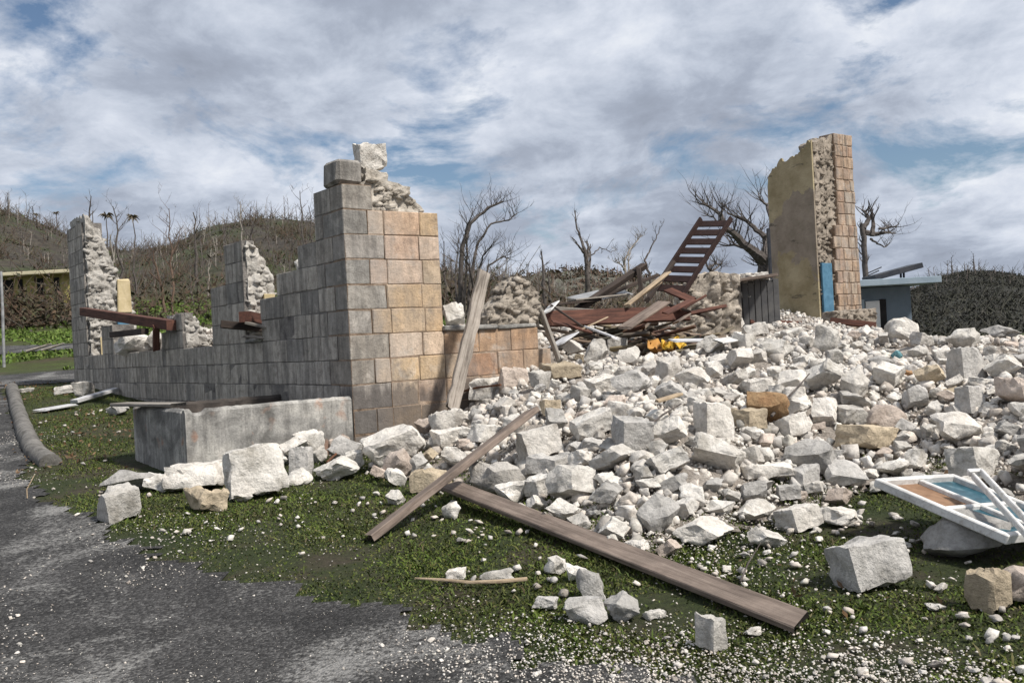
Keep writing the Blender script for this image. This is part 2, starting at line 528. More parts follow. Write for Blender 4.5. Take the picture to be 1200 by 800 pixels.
M['glass'] = glass_mat()
M['teal'] = plain_mat('teal_paint', (0.06, 0.16, 0.18), (0.12, 0.24, 0.26), 0.8, 0, 8, 0.4)


def plaster_mat():
    m, nt, b = new_mat('peeling_yellow_plaster')
    v = coords(nt, 'Position')
    yel = ramp(nt, noise_node(nt, v, 2.0, 7, 0.65), [(0.35, (0.25, 0.205, 0.12)), (0.62, (0.385, 0.325, 0.21))])
    gry = ramp(nt, noise_node(nt, v, 3.0, 7, 0.65), [(0.35, (0.20, 0.165, 0.125)), (0.62, (0.285, 0.24, 0.19))])
    sp = nn(nt, 'ShaderNodeSeparateXYZ')
    nt.links.new(v, sp.inputs[0])
    # bare render shows in the middle band of the wall
    bd = mth(nt, 'ABSOLUTE', mth(nt, 'SUBTRACT', sp.outputs[2], 3.75))
    f = mth(nt, 'ADD', mth(nt, 'MULTIPLY', bd, -0.42), mth(nt, 'MULTIPLY', noise_node(nt, v, 1.1, 6, 0.55, 0.6), 1.5))
    c = mix(nt, ramp(nt, f, [(0.36, 0.0), (0.40, 1.0)]), yel, gry)
    c = mix(nt, mth(nt, 'MULTIPLY', ramp(nt, noise_node(nt, coords(nt, 'Position', (2, 2, 6)), 0.9, 6, 0.7, 0.5), [(0.60, 0.0), (0.66, 1.0)]), 0.8), c, (0.085, 0.075, 0.06))
    nt.links.new(c, b.inputs['Base Color'])
    bump(nt, b, noise_node(nt, v, 12, 8, 0.7), 0.6, 0.03)
    return m


M['plaster'] = plaster_mat()
M['cream_plaster'] = plain_mat('cream_plaster', (0.42, 0.34, 0.19), (0.52, 0.43, 0.27), 0.9, 0, 5, 0.4)


def ground_mat():
    m, nt, b = new_mat('soil_and_weeds')
    v = coords(nt, 'Position')
    c = ramp(nt, noise_node(nt, v, 1.3, 9, 0.68, 0.4), [(0.34, (0.030, 0.044, 0.012)), (0.50, (0.045, 0.055, 0.020)), (0.62, (0.065, 0.055, 0.035)), (0.74, (0.12, 0.10, 0.08))])
    c = mix(nt, 0.6, c, ramp(nt, noise_node(nt, v, 30, 5, 0.75), [(0.36, 0.35), (0.58, 1.15)]), 'MULTIPLY')
    # greener field beyond the track
    sp = nn(nt, 'ShaderNodeSeparateXYZ')
    nt.links.new(v, sp.inputs[0])
    far = ramp(nt, mth(nt, 'MULTIPLY', mth(nt, 'ADD', sp.outputs[1], mth(nt, 'MULTIPLY', noise_node(nt, v, 0.3, 4, 0.5), 6.0)), 0.01), [(0.27, 0.0), (0.30, 1.0)])
    g = ramp(nt, noise_node(nt, v, 0.35, 8, 0.68, 0.6), [(0.36, (0.065, 0.05, 0.03)), (0.46, (0.055, 0.065, 0.018)), (0.60, (0.075, 0.105, 0.022))])
    g = mix(nt, 0.6, g, ramp(nt, noise_node(nt, v, 6, 5, 0.75), [(0.36, 0.4), (0.58, 1.1)]), 'MULTIPLY')
    c = mix(nt, far, c, g)
    nt.links.new(c, b.inputs['Base Color'])
    bump(nt, b, noise_node(nt, v, 18, 8, 0.75), 1.0, 0.05)
    return m


M['ground'] = ground_mat()


def asphalt_mat():
    m, nt, b = new_mat('gravelly_asphalt')
    v = coords(nt, 'Position')
    vo = nn(nt, 'ShaderNodeTexVoronoi', Scale=70.0)
    nt.links.new(v, vo.inputs['Vector'])
    base = ramp(nt, noise_node(nt, v, 1.4, 6, 0.6, 0.5), [(0.36, (0.034, 0.033, 0.032)), (0.64, (0.064, 0.062, 0.06))])
    chip = ramp(nt, vo.outputs['Color'], [(0.20, 0.55), (0.55, 1.0), (0.85, 2.0)])
    c = mix(nt, 1.0, base, chip, 'MULTIPLY')
    # patches of crushed white stone ground into the surface
    pz = mth(nt, 'ADD', mth(nt, 'MULTIPLY', noise_node(nt, v, 0.9, 5, 0.6, 0.7), 1.0), mth(nt, 'MULTIPLY', noise_node(nt, v, 34, 3, 0.7), 0.65))
    c = mix(nt, mth(nt, 'MULTIPLY', ramp(nt, pz, [(0.84, 0.0), (1.02, 1.0)]), 0.6), c, (0.40, 0.39, 0.37))
    nt.links.new(c, b.inputs['Base Color'])
    hh = mth(nt, 'ADD', mth(nt, 'MULTIPLY', vo.outputs['Distance'], -1.0), noise_node(nt, v, 90, 4, 0.7))
    bump(nt, b, hh, 0.8, 0.02)
    b.inputs['Roughness'].default_value = 0.85
    return m


M['asphalt'] = asphalt_mat()


def leaf_mat(name, cols):
    m, nt, b = new_mat(name)
    g = nt.nodes.new('ShaderNodeNewGeometry')
    c = ramp(nt, g.outputs['Random Per Island'], [(i / (len(cols) - 1), k) for i, k in enumerate(cols)])
    v = g.outputs['Position']
    c = mix(nt, 0.7, c, ramp(nt, noise_node(nt, v, 1.6, 5, 0.6), [(0.35, (0.6, 0.55, 0.6)), (0.5, (0.95, 0.95, 0.9)), (0.65, (1.2, 1.3, 0.9))]), 'MULTIPLY')
    nt.links.new(c, b.inputs['Base Color'])
    b.inputs['Roughness'].default_value = 0.7
    return m


M['grass'] = leaf_mat('weed_leaves', [(0.034, 0.056, 0.009), (0.060, 0.090, 0.014), (0.088, 0.118, 0.02), (0.045, 0.052, 0.018), (0.12, 0.14, 0.03), (0.10, 0.078, 0.042)])
M['bright_weed'] = leaf_mat('fresh_weed_leaves', [(0.06, 0.11, 0.015), (0.10, 0.15, 0.03), (0.13, 0.17, 0.04)])
M['scrub'] = leaf_mat('brown_scrub', [(0.065, 0.042, 0.03), (0.09, 0.055, 0.038), (0.045, 0.038, 0.027), (0.11, 0.08, 0.06), (0.04, 0.045, 0.02), (0.075, 0.066, 0.055)])
M['green_scrub'] = leaf_mat('green_scrub', [(0.05, 0.06, 0.022), (0.07, 0.085, 0.028), (0.04, 0.045, 0.02), (0.085, 0.10, 0.035)])
M['cloud_shaded_scrub'] = leaf_mat('cloud_shaded_scrub', [(0.028, 0.028, 0.022), (0.042, 0.04, 0.032), (0.02, 0.022, 0.016), (0.05, 0.046, 0.038)])  # scrub tones blackened by the same painted cloud shadow as its hill
M['splinter'] = leaf_mat('broken_wood', [(0.06, 0.035, 0.028), (0.12, 0.06, 0.04), (0.16, 0.13, 0.10), (0.05, 0.045, 0.04), (0.28, 0.22, 0.16), (0.09, 0.05, 0.035)])
M['litter'] = leaf_mat('dead_leaf_litter', [(0.16, 0.08, 0.045), (0.12, 0.075, 0.045), (0.20, 0.13, 0.08), (0.09, 0.06, 0.04)])


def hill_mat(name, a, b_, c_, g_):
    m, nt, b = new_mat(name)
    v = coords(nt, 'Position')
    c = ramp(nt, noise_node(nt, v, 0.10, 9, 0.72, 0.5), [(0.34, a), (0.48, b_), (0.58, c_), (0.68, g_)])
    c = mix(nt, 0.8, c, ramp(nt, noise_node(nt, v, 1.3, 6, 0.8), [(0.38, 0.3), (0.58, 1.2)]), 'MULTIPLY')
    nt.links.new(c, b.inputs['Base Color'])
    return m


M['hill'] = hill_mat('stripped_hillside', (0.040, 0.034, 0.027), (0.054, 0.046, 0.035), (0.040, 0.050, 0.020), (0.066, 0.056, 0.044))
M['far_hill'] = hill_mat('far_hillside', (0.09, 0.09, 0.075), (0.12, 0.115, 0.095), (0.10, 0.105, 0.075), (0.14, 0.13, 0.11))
M['cloud_shaded_hill'] = hill_mat('cloud_shaded_hillside', (0.022, 0.022, 0.018), (0.032, 0.031, 0.026), (0.026, 0.027, 0.02), (0.042, 0.038, 0.033))  # cloud shadow on the right hill is put into these near-black tones


# ------------------------------------------------------------------ helpers for meshes
def mesh_ob(name, verts, faces, mats, parent=None, midx=None, smooth=None):
    me = bpy.data.meshes.new(name)
    me.from_pydata([tuple(v) for v in verts], [], faces)
    for m in (mats if isinstance(mats, (list, tuple)) else [mats]):
        me.materials.append(m)
    if midx is not None:
        me.polygons.foreach_set('material_index', np.asarray(midx, dtype=np.int32))
    if smooth is not None:
        me.polygons.foreach_set('use_smooth', np.ones(len(me.polygons), bool))
        me.update()
        me.set_sharp_from_angle(angle=R(smooth))
    me.update()
    o = bpy.data.objects.new(name, me)
    col.objects.link(o)
    if parent is not None:
        o.parent = parent
        o.matrix_parent_inverse = Matrix.Translation(parent.location).inverted()
    return o


def np_mesh_ob(name, V, Tri, mats, midx=None):
    """a big triangle mesh straight from arrays"""
    me = bpy.data.meshes.new(name)
    me.vertices.add(len(V))
    me.vertices.foreach_set('co', np.asarray(V, dtype=np.float32).ravel())
    n = len(Tri)
    me.loops.add(n * 3)
    me.loops.foreach_set('vertex_index', np.asarray(Tri, dtype=np.int32).ravel())
    me.polygons.add(n)
    me.polygons.foreach_set('loop_start', np.arange(0, n * 3, 3, dtype=np.int32))
    me.polygons.foreach_set('loop_total', np.full(n, 3, dtype=np.int32))
    for m in (mats if isinstance(mats, (list, tuple)) else [mats]):
        me.materials.append(m)
    if midx is not None:
        me.polygons.foreach_set('material_index', np.asarray(midx, dtype=np.int32))
    me.update(calc_edges=True)
    me.validate()
    o = bpy.data.objects.new(name, me)
    col.objects.link(o)
    return o


def tag(o, label=None, cat=None, group=None, kind=None):
    for k, v in (('label', label), ('category', cat), ('group', group), ('kind', kind)):
        if v:
            o[k] = v
    return o


def empty(name, loc, label, cat, group=None):
    o = bpy.data.objects.new(name, None)
    o.location = loc
    o.empty_display_size = 0.2
    col.objects.link(o)
    return tag(o, label, cat, group)


class MB:
    def __init__(s):
        s.v, s.f, s.m = [], [], []

    def add(s, verts, faces, mi=0):
        b = len(s.v)
        s.v += [Vector(v) for v in verts]
        s.f += [tuple(b + i for i in f) for f in faces]
        s.m += [mi] * len(faces)

    def box(s, c, half, axes=None, ch=0.01, jit=0.0, mi=0, rg=rng):
        ax = axes or (Vector((1, 0, 0)), Vector((0, 1, 0)), Vector((0, 0, 1)))
        ch = min(ch, min(half) * 0.45)
        c = Vector(c)
        vs = []
        for sx, sy, sz in CORNERS:
            j = Vector((rg.uniform(-jit, jit), rg.uniform(-jit, jit), rg.uniform(-jit, jit))) if jit else Vector()
            cj = ch * (rg.uniform(0.5, 2.2) if jit else 1.0)
            for a in range(3):
                p = [sg * (h - (0 if i == a else cj)) for i, (sg, h) in enumerate(zip((sx, sy, sz), half))]
                p = Vector(p) + j
                vs.append(c + ax[0] * p.x + ax[1] * p.y + ax[2] * p.z)
        s.add(vs, CHF, mi)

    def tube(s, pts, rad, n=6, mi=0, cap=True):
        pts = [Vector(p) for p in pts]
        b = len(s.v)
        up = None
        for i, p in enumerate(pts):
            t = (pts[min(i + 1, len(pts) - 1)] - pts[max(i - 1, 0)])
            t = t.normalized() if t.length > 1e-9 else Vector((0, 0, 1))
            if up is None:
                up = t.orthogonal().normalized()
            up = (up - t * up.dot(t))
            up = up.normalized() if up.length > 1e-6 else t.orthogonal().normalized()
            w = t.cross(up)
            r = rad[i] if hasattr(rad, '__len__') else rad
            for k in range(n):
                a = 2 * math.pi * k / n
                s.v.append(p + up * (math.cos(a) * r) + w * (math.sin(a) * r))
        for i in range(len(pts) - 1):
            for k in range(n):
                q = (k + 1) % n
                s.f.append((b + i * n + k, b + i * n + q, b + (i + 1) * n + q, b + (i + 1) * n + k))
                s.m.append(mi)
        if cap:
            s.f.append(tuple(b + k for k in reversed(range(n))))
            s.f.append(tuple(b + (len(pts) - 1) * n + k for k in range(n)))
            s.m += [mi, mi]

    def build(s, name, mats, parent=None, smooth=None):
        return mesh_ob(name, s.v, s.f, mats, parent, s.m, smooth)


CORNERS = [(x, y, z) for x in (-1, 1) for y in (-1, 1) for z in (-1, 1)]


def _chf():
    bm = bmesh.new()
    for c in CORNERS:
        for a in range(3):
            bm.verts.new([c[i] * (1.0 if i == a else 0.8) for i in range(3)])
    bm.verts.ensure_lookup_table()
    bm.verts.index_update()
    bmesh.ops.convex_hull(bm, input=list(bm.verts))
    bmesh.ops.dissolve_limit(bm, angle_limit=R(2), verts=list(bm.verts), edges=list(bm.edges))
    bmesh.ops.recalc_face_normals(bm, faces=list(bm.faces))
    f = [tuple(v.index for v in fc.verts) for fc in bm.faces]
    bm.free()
    return f


CHF = _chf()


# ------------------------------------------------------------------ stones
def stone_mesh(kind, rg, cuts=3, rough=1.0):
    """vertices (unit bounding box, centred) and triangles of one broken stone"""
    pts = []
    if kind in ('block', 'slab', 'wedge', 'squared'):
        d = {'block': (1, rg.uniform(0.6, 0.85), rg.uniform(0.55, 0.8)), 'slab': (1, rg.uniform(0.6, 0.9), rg.uniform(0.22, 0.34)),
             'squared': (1, rg.uniform(0.7, 0.85), rg.uniform(0.6, 0.75)), 'wedge': (1, rg.uniform(0.7, 0.95), rg.uniform(0.6, 0.9))}[kind]
        chop = set(rg.sample(range(8), {'block': rg.choice((1, 2, 2, 3)), 'slab': 2, 'wedge': 2, 'squared': 1}[kind]))
        if kind == 'wedge':
            chop |= set(rg.choice(((0, 4), (1, 5), (3, 7), (1, 3), (5, 7))))
        for i, c in enumerate(CORNERS):
            p = Vector([c[k] * d[k] / 2 + rg.uniform(-0.05, 0.05) for k in range(3)])
            if i in chop:
                for k in range(3):
                    q = p.copy()
                    q[k] -= c[k] * d[k] * rg.uniform(0.2, 0.75 if kind == 'wedge' else 0.55)
                    pts.append(q)
            else:
                pts.append(p)
    else:
        for _ in range(rg.randint(12, 18)):
            v = Vector((rg.gauss(0, 1), rg.gauss(0, 1), rg.gauss(0, 1))).normalized() * rg.uniform(0.36, 0.5)
            pts.append(Vector((v.x, v.y * 0.85, v.z * 0.75)))
    rot = Matrix.Rotation(rg.uniform(0, 6.28), 3, 'Z')
    if kind == 'squared':
        rot = Matrix.Rotation(rg.uniform(-0.22, 0.22), 3, 'X') @ Matrix.Rotation(rg.uniform(-0.2, 0.2), 3, 'Y') @ Matrix.Rotation(rg.uniform(0.25, 0.7), 3, 'Z')
    elif kind != 'slab':
        if rg.random() < 0.8:
            rot = Matrix.Rotation(rg.uniform(-0.85, 0.85), 3, 'X') @ Matrix.Rotation(rg.uniform(-0.8, 0.8), 3, 'Y') @ rot
        else:
            rot = Matrix.Rotation(rg.uniform(-0.2, 0.2), 3, 'X') @ Matrix.Rotation(rg.uniform(-0.15, 0.15), 3, 'Y') @ rot
    bm = bmesh.new()
    for p in pts:
        bm.verts.new(rot @ p)
    r = bmesh.ops.convex_hull(bm, input=list(bm.verts))
    bmesh.ops.delete(bm, geom=[v for v in bm.verts if not v.link_faces], context='VERTS')
    if cuts:
        bmesh.ops.dissolve_limit(bm, angle_limit=R(6), verts=list(bm.verts), edges=list(bm.edges))
        bmesh.ops.triangulate(bm, faces=list(bm.faces))
        # even out long triangles, then roughen
        for _ in range(5 if cuts >= 3 else 2):
            lim = 0.15 if cuts >= 3 else 0.34
            es = [e for e in bm.edges if e.calc_length() > lim]
            if not es:
                break
            bmesh.ops.subdivide_edges(bm, edges=es, cuts=1)
            bmesh.ops.triangulate(bm, faces=[f for f in bm.faces if len(f.verts) > 3])
        bmesh.ops.smooth_vert(bm, verts=list(bm.verts), factor=0.28, use_axis_x=True, use_axis_y=True, use_axis_z=True)
        bm.normal_update()
        off = Vector((rg.uniform(-50, 50), rg.uniform(-50, 50), rg.uniform(-50, 50)))
        for v in bm.verts:
            sq = 0.5 if kind == 'squared' else 1.0
            n = sq * mnoise.noise(v.co * 2.6 + off) * 0.085 + mnoise.noise(v.co * 6 + off) * 0.05 + mnoise.noise(v.co * 14 - off) * 0.024
            v.co += v.normal * n * rough
    bm.verts.index_update()
    V = np.array([v.co[:] for v in bm.verts])
    T = [tuple(v.index for v in f.verts) for f in bm.faces]
    bm.free()
    lo, hi = V.min(0), V.max(0)
    V = (V - (lo + hi) / 2) / (hi - lo)
    return V, T


def make_stone(name, loc, size, kind, tone, rg, yaw=0.0, tilt=(0, 0), cuts=3, rough=1.0):
    V, T = stone_mesh(kind, rg, cuts, rough)
    V = V * np.array(size)
    o = mesh_ob(name, V, T, M[tone], smooth=33)
    o.location = loc
    o.rotation_euler = (tilt[0], tilt[1], yaw)
    return o


SMALL = [stone_mesh(k, rng, 0) for k in ('block', 'wedge', 'slab', 'slab', 'block', 'wedge', 'wedge', 'block', 'slab', 'wedge')]
MID = [stone_mesh(k, rng, 2) for k in ('block', 'wedge', 'lump', 'block', 'block', 'wedge', 'slab', 'lump', 'block', 'lump', 'wedge', 'block')]


def tris(T):
    out = []
    for f in T:
        for k in range(1, len(f) - 1):
            out.append((f[0], f[k], f[k + 1]))
    return np.array(out)


COURSE = [stone_mesh(k, rng, 2, 1.5) for k in ('block', 'wedge', 'block', 'wedge', 'slab', 'block', 'wedge', 'block')]
SMALL = [(v, tris(t)) for v, t in SMALL]
COURSE = [(v, tris(t)) for v, t in COURSE]
SHARD = [stone_mesh(k, rng, 0) for k in ('block', 'wedge', 'block', 'wedge', 'block', 'wedge', 'slab', 'block')]
SHARD = [(v, tris(t)) for v, t in SHARD]
ANG = SHARD + COURSE + SHARD
MID = [(v, tris(t)) for v, t in MID]


def rand_rot(n, g):
    q = g.normal(size=(n, 4))
    q /= np.linalg.norm(q, axis=1)[:, None]
    w, x, y, z = q.T
    return np.stack([np.stack([1 - 2 * (y * y + z * z), 2 * (x * y - z * w), 2 * (x * z + y * w)], -1),
                     np.stack([2 * (x * y + z * w), 1 - 2 * (x * x + z * z), 2 * (y * z - x * w)], -1),
                     np.stack([2 * (x * z - y * w), 2 * (y * z + x * w), 1 - 2 * (x * x + y * y)], -1)], 1)


def scatter(protos, P, S, g, flat=None, level=None):
    """arrays for many stones: P positions (n,3), S sizes (n,) or (n,3)"""
    n = len(P)
    S = np.asarray(S)
    if S.ndim == 1:
        S = S[:, None] * g.uniform(0.65, 1.15, (n, 3))
    Rm = rand_rot(n, g)
    if level is not None:
        a, b, c = g.uniform(0, 6.283, n), g.normal(0, level, n), g.normal(0, level, n)
        z = np.zeros(n)
        o = np.ones(n)
        Rz = np.array([[np.cos(a), -np.sin(a), z], [np.sin(a), np.cos(a), z], [z, z, o]]).transpose(2, 0, 1)
        Rx = np.array([[o, z, z], [z, np.cos(b), -np.sin(b)], [z, np.sin(b), np.cos(b)]]).transpose(2, 0, 1)
        Ry = np.array([[np.cos(c), z, np.sin(c)], [z, o, z], [-np.sin(c), z, np.cos(c)]]).transpose(2, 0, 1)
        Rm = Rx @ Ry @ Rz
        S = S * np.array([0.95, 0.85, 0.5])
    which = g.integers(0, len(protos), n)
    VV, TT_, base = [], [], 0
    for k, (pv, pt) in enumerate(protos):
        idx = np.where(which == k)[0]
        if not len(idx):
            continue
        v = pv[None] * S[idx][:, None, :]
        v = np.einsum('nij,nkj->nki', Rm[idx], v)
        if flat is not None:
            v[:, :, 2] *= flat
        v = v + P[idx][:, None, :]
        VV.append(v.reshape(-1, 3))
        o = base + np.arange(len(idx)) * len(pv)
        TT_.append((pt[None] + o[:, None, None]).reshape(-1, 3))
        base += len(idx) * len(pv)
    return np.concatenate(VV), np.concatenate(TT_)


def cat(parts):
    VV, TT2, b = [], [], 0
    for v, t in parts:
        VV.append(v)
        TT2.append(t + b)
        b += len(v)
    return np.concatenate(VV), np.concatenate(TT2)


# ------------------------------------------------------------------ ground, roads
def grid_sheet(name, xs, ys, fn, mt, keep=None):
    X, Y = np.meshgrid(xs, ys)
    Z = fn(X, Y)
    V = np.stack([X, Y, Z], -1).reshape(-1, 3)
    nx, ny = len(xs), len(ys)
    i = np.arange((nx - 1) * (ny - 1))
    a = (i // (nx - 1)) * nx + i % (nx - 1)
    Q = np.stack([a, a + 1, a + nx + 1, a + nx], -1)
    if keep is not None:
        c = V[Q].mean(1)
        Q = Q[keep(c[:, 0], c[:, 1])]
        used, inv = np.unique(Q, return_inverse=True)
        V, Q = V[used], inv.reshape(Q.shape)
    T = np.concatenate([Q[:, [0, 1, 2]], Q[:, [0, 2, 3]]])
    o = np_mesh_ob(name, V, T, mt)
    o.data.polygons.foreach_set('use_smooth', np.ones(len(o.data.polygons), bool))
    return o


def spread(lo, hi, step, far_lo, far_hi):
    a = np.arange(lo, hi + 1e-6, step)
    k = 1.22
    up, d = [hi], step
    while up[-1] < far_hi:
        d *= k
        up.append(up[-1] + d)
    dn, d = [lo], step
    while dn[-1] > far_lo:
        d *= k
        dn.append(dn[-1] - d)
    return np.concatenate([dn[:0:-1], a, up[1:]])


tag(grid_sheet('ground', spread(-14, 14, 0.2, -1200, 1200), spread(-4, 30, 0.2, -300, 1800), gh, M['ground']), kind='structure')

road_px = [(-90, 800), (-90, 470), (-30, 452), (2, 452), (14, 475), (28, 520), (40, 548), (28, 572), (36, 592), (104, 604), (128, 628), (190, 655),
           (300, 684), (380, 700), (450, 706), (520, 726), (600, 752), (690, 782), (740, 800), (820, 830)]
road_poly = [tuple(gp(*p)[:2]) for p in road_px] + [(1.6, -3), (-12, -3), (-12, 5)]
rx = np.arange(-14, 3, 0.06)
ry = np.arange(-3, 24, 0.06)


def road_sd(x, y):
    return sdf_poly(road_poly, x, y) + 0.12 * lump(x, y, 21, 2.3) + 0.07 * lump(x, y, 22, 9.0) + 0.05 * lump(x, y, 25, 22.0)


tag(grid_sheet('road', rx, ry, lambda x, y: gh(x, y) + 0.012, M['asphalt'], lambda x, y: road_sd(x, y) > 0), kind='structure')
# the track that crosses behind the side wall
trk = [at(-120, 452, 22.5), at(95, 424, 25.5), at(95, 440, 23.0), at(-120, 470, 19.0)]
tk = [(-30, 17.5), (-8.0, 21.6), (-5.0, 23.0), (-5.0, 25.0), (-9, 24.8), (-30, 22.5)]
tag(grid_sheet('track', np.arange(-32, -4, 0.12), np.arange(16, 28, 0.12), lambda x, y: gh(x, y) + 0.02, M['asphalt'],
               lambda x, y: sdf_poly(tk, x, y) + 0.12 * lump(x, y, 23, 1.5) > 0), kind='structure')
tk2 = [(-60, 40), (-18, 30), (-12, 31), (-12, 33.5), (-20, 33.5), (-60, 46)]
tag(grid_sheet('track', np.arange(-60, -11, 0.3), np.arange(28, 48, 0.3), lambda x, y: gh(x, y) + 0.05, M['asphalt'],
               lambda x, y: sdf_poly(tk2, x, y) + 0.3 * lump(x, y, 24, 0.8) > 0), kind='structure')


# ------------------------------------------------------------------ hills
class Hill:
    def __init__(s, name, line, d0, d1, mt, seed, amp=1.0):
        pr = [ray(*p) for p in line]
        s.tx = np.array([p.x for p in pr])
        s.tz = np.array([p.z for p in pr])
        s.d0, s.d1, s.seed, s.amp = d0, d1, seed, amp
        ta = np.linspace(s.tx[0], s.tx[-1], 240)
        tt = np.concatenate([np.linspace(0, 1, 46), [1.08, 1.2, 1.5]])
        A, T = np.meshgrid(ta, tt)
        D = d0 + (d1 - d0) * T
        Z = s.z(A, D)
        V = np.stack([A * D, D, Z], -1).reshape(-1, 3)
        nx, ny = len(ta), len(tt)
        i = np.arange((nx - 1) * (ny - 1))
        a = (i // (nx - 1)) * nx + i % (nx - 1)
        T3 = np.concatenate([np.stack([a, a + 1, a + nx + 1], -1), np.stack([a, a + nx + 1, a + nx], -1)])
        o = np_mesh_ob(name, V, T3, mt)
        o.data.polygons.foreach_set('use_smooth', np.ones(len(o.data.polygons), bool))
        tag(o, kind='structure')

    def z(s, ta, d):
        t = (d - s.d0) / (s.d1 - s.d0)
        zr = EYE + np.interp(ta, s.tx, s.tz) * s.d1
        zb = gh(ta * s.d0, s.d0 + 0 * ta) - 0.6
        f = np.where(t <= 1, sstep(0, 1, t) * 0.55 + t * 0.45, 1 - (t - 1) * 1.3)
        n = lump(ta * d, d, s.seed, 0.12) * 0.5 + lump(ta * d, d, s.seed + 1, 0.4) * 0.25
        return zb + (zr - zb) * f + n * s.amp * np.clip(t * 4, 0, 1)


hillL = Hill('hill', [(-420, 170), (-200, 200), (-60, 228), (0, 246), (40, 261), (85, 279), (140, 292), (200, 290), (250, 271), (300, 262), (350, 266),
                      (420, 282), (520, 316), (600, 332), (660, 342), (760, 352), (900, 360)], 52, 135, M['hill'], 31)
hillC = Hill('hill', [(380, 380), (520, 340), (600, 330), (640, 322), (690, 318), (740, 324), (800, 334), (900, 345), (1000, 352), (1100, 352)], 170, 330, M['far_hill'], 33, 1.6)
hillR = Hill('hill', [(960, 374), (1020, 358), (1068, 343), (1095, 329), (1130, 321), (1165, 320), (1200, 324), (1300, 322), (1450, 330), (1700, 350)], 36, 125, M['cloud_shaded_hill'], 35, 0.6)


def stick_arrays(A, B, r0, r1):
    """three-sided tapered sticks from A to B"""
    n = len(A)
    d = B - A
    d /= np.linalg.norm(d, axis=1)[:, None] + 1e-9
    ref = np.where(np.abs(d[:, 2:3]) > 0.8, np.array([[1.0, 0, 0]]), np.array([[0, 0, 1.0]]))
    u = np.cross(d, ref)
    u /= np.linalg.norm(u, axis=1)[:, None] + 1e-9
    w = np.cross(d, u)
    V = np.empty((n, 6, 3))
    for k in range(3):
        c, s_ = math.cos(k * 2.0944), math.sin(k * 2.0944)
        o = u * c + w * s_
        V[:, k] = A + o * r0[:, None]
        V[:, 3 + k] = B + o * r1[:, None]
    t = np.array([(0, 1, 4), (0, 4, 3), (1, 2, 5), (1, 5, 4), (2, 0, 3), (2, 3, 5), (3, 4, 5)])
    T = (t[None] + (np.arange(n) * 6)[:, None, None]).reshape(-1, 3)
    return V.reshape(-1, 3), T


def woods(name, hill, n, g, hmin, hmax, mt, ta_rng=None, rad=1.0, tmin=0.0):
    lo, hi = ta_rng or (hill.tx[0], hill.tx[-1])
    ta = g.uniform(lo, hi, n)
    t = g.uniform(tmin, 1.0, n) ** 0.85
    d = hill.d0 + (hill.d1 - hill.d0) * t
    z = hill.z(ta, d)
    A = np.stack([ta * d, d, z - 0.2], -1)
    h = g.uniform(hmin, hmax, n) * g.uniform(0.5, 1, n)
    B = A + np.stack([g.normal(0, 0.09, n) * h, g.normal(0, 0.09, n) * h, h], -1)
    parts = [stick_arrays(A, B, (0.05 + 0.012 * h) * rad, (0.02 + 0.004 * h) * rad)]
    for k in range(5):
        f = g.uniform(0.45, 1.0, n)
        st = A + (B - A) * f[:, None]
        a = g.uniform(0, 6.283, n)
        L = h * g.uniform(0.12, 0.34, n)
        en = st + np.stack([np.cos(a) * L * 0.75, np.sin(a) * L * 0.75, L * g.uniform(0.2, 1.0, n)], -1)
        parts.append(stick_arrays(st, en, 0.035 * rad * np.ones(n), 0.012 * rad * np.ones(n)))
    V, T = cat(parts)
    return tag(np_mesh_ob(name, V, T, mt), kind='stuff')


def leaf_arrays(P, size, g, updir=None):
    """loose diamond leaves"""
    n = len(P)
    Rm = rand_rot(n, g)
    q = np.array([(-0.5, 0, 0), (0, -0.22, 0.05), (0.5, 0, 0), (0, 0.22, 0.05)])
    v = np.einsum('nij,kj->nki', Rm, q) * np.asarray(size)[:, None, None] + P[:, None, :]
    t = np.array([(0, 1, 2), (0, 2, 3)])
    T = (t[None] + (np.arange(n) * 4)[:, None, None]).reshape(-1, 3)
    return v.reshape(-1, 3), T


def scrub(name, hill, n, g, mt, size=(0.25, 0.8), tall=1.4, ta_rng=None, bias=1.0, sticks=0):
    lo, hi = ta_rng or (hill.tx[0], hill.tx[-1])
    nc = n // 40
    ta = g.uniform(lo, hi, nc)
    t = g.uniform(0, 1, nc) ** bias
    d = hill.d0 + (hill.d1 - hill.d0) * t
    r = g.uniform(0.5, 1.8, nc)
    k = g.integers(0, nc, n)
    off = g.normal(0, 1, (n, 3)) * r[k][:, None] * np.array([1, 1, 0.55])
    x, y = ta[k] * d[k] + off[:, 0], d[k] + off[:, 1]
    z = hill.z(x / y, y) + np.abs(off[:, 2]) * tall * 0.8
    P = np.stack([x, y, z], -1)
    parts = [leaf_arrays(P, g.uniform(size[0], size[1], n), g)]
    if sticks:
        i = g.integers(0, n, sticks)
        A = P[i]
        a = g.uniform(0, 6.283, sticks)
        L = g.uniform(0.6, 2.2, sticks)
        B = A + np.stack([np.cos(a) * L * 0.6, np.sin(a) * L * 0.6, L * g.uniform(0.2, 1, sticks)], -1)
        parts.append(stick_arrays(A, B, 0.03 * np.ones(sticks), 0.012 * np.ones(sticks)))
    V, T = cat(parts)
    return tag(np_mesh_ob(name, V, T, mt), kind='stuff')


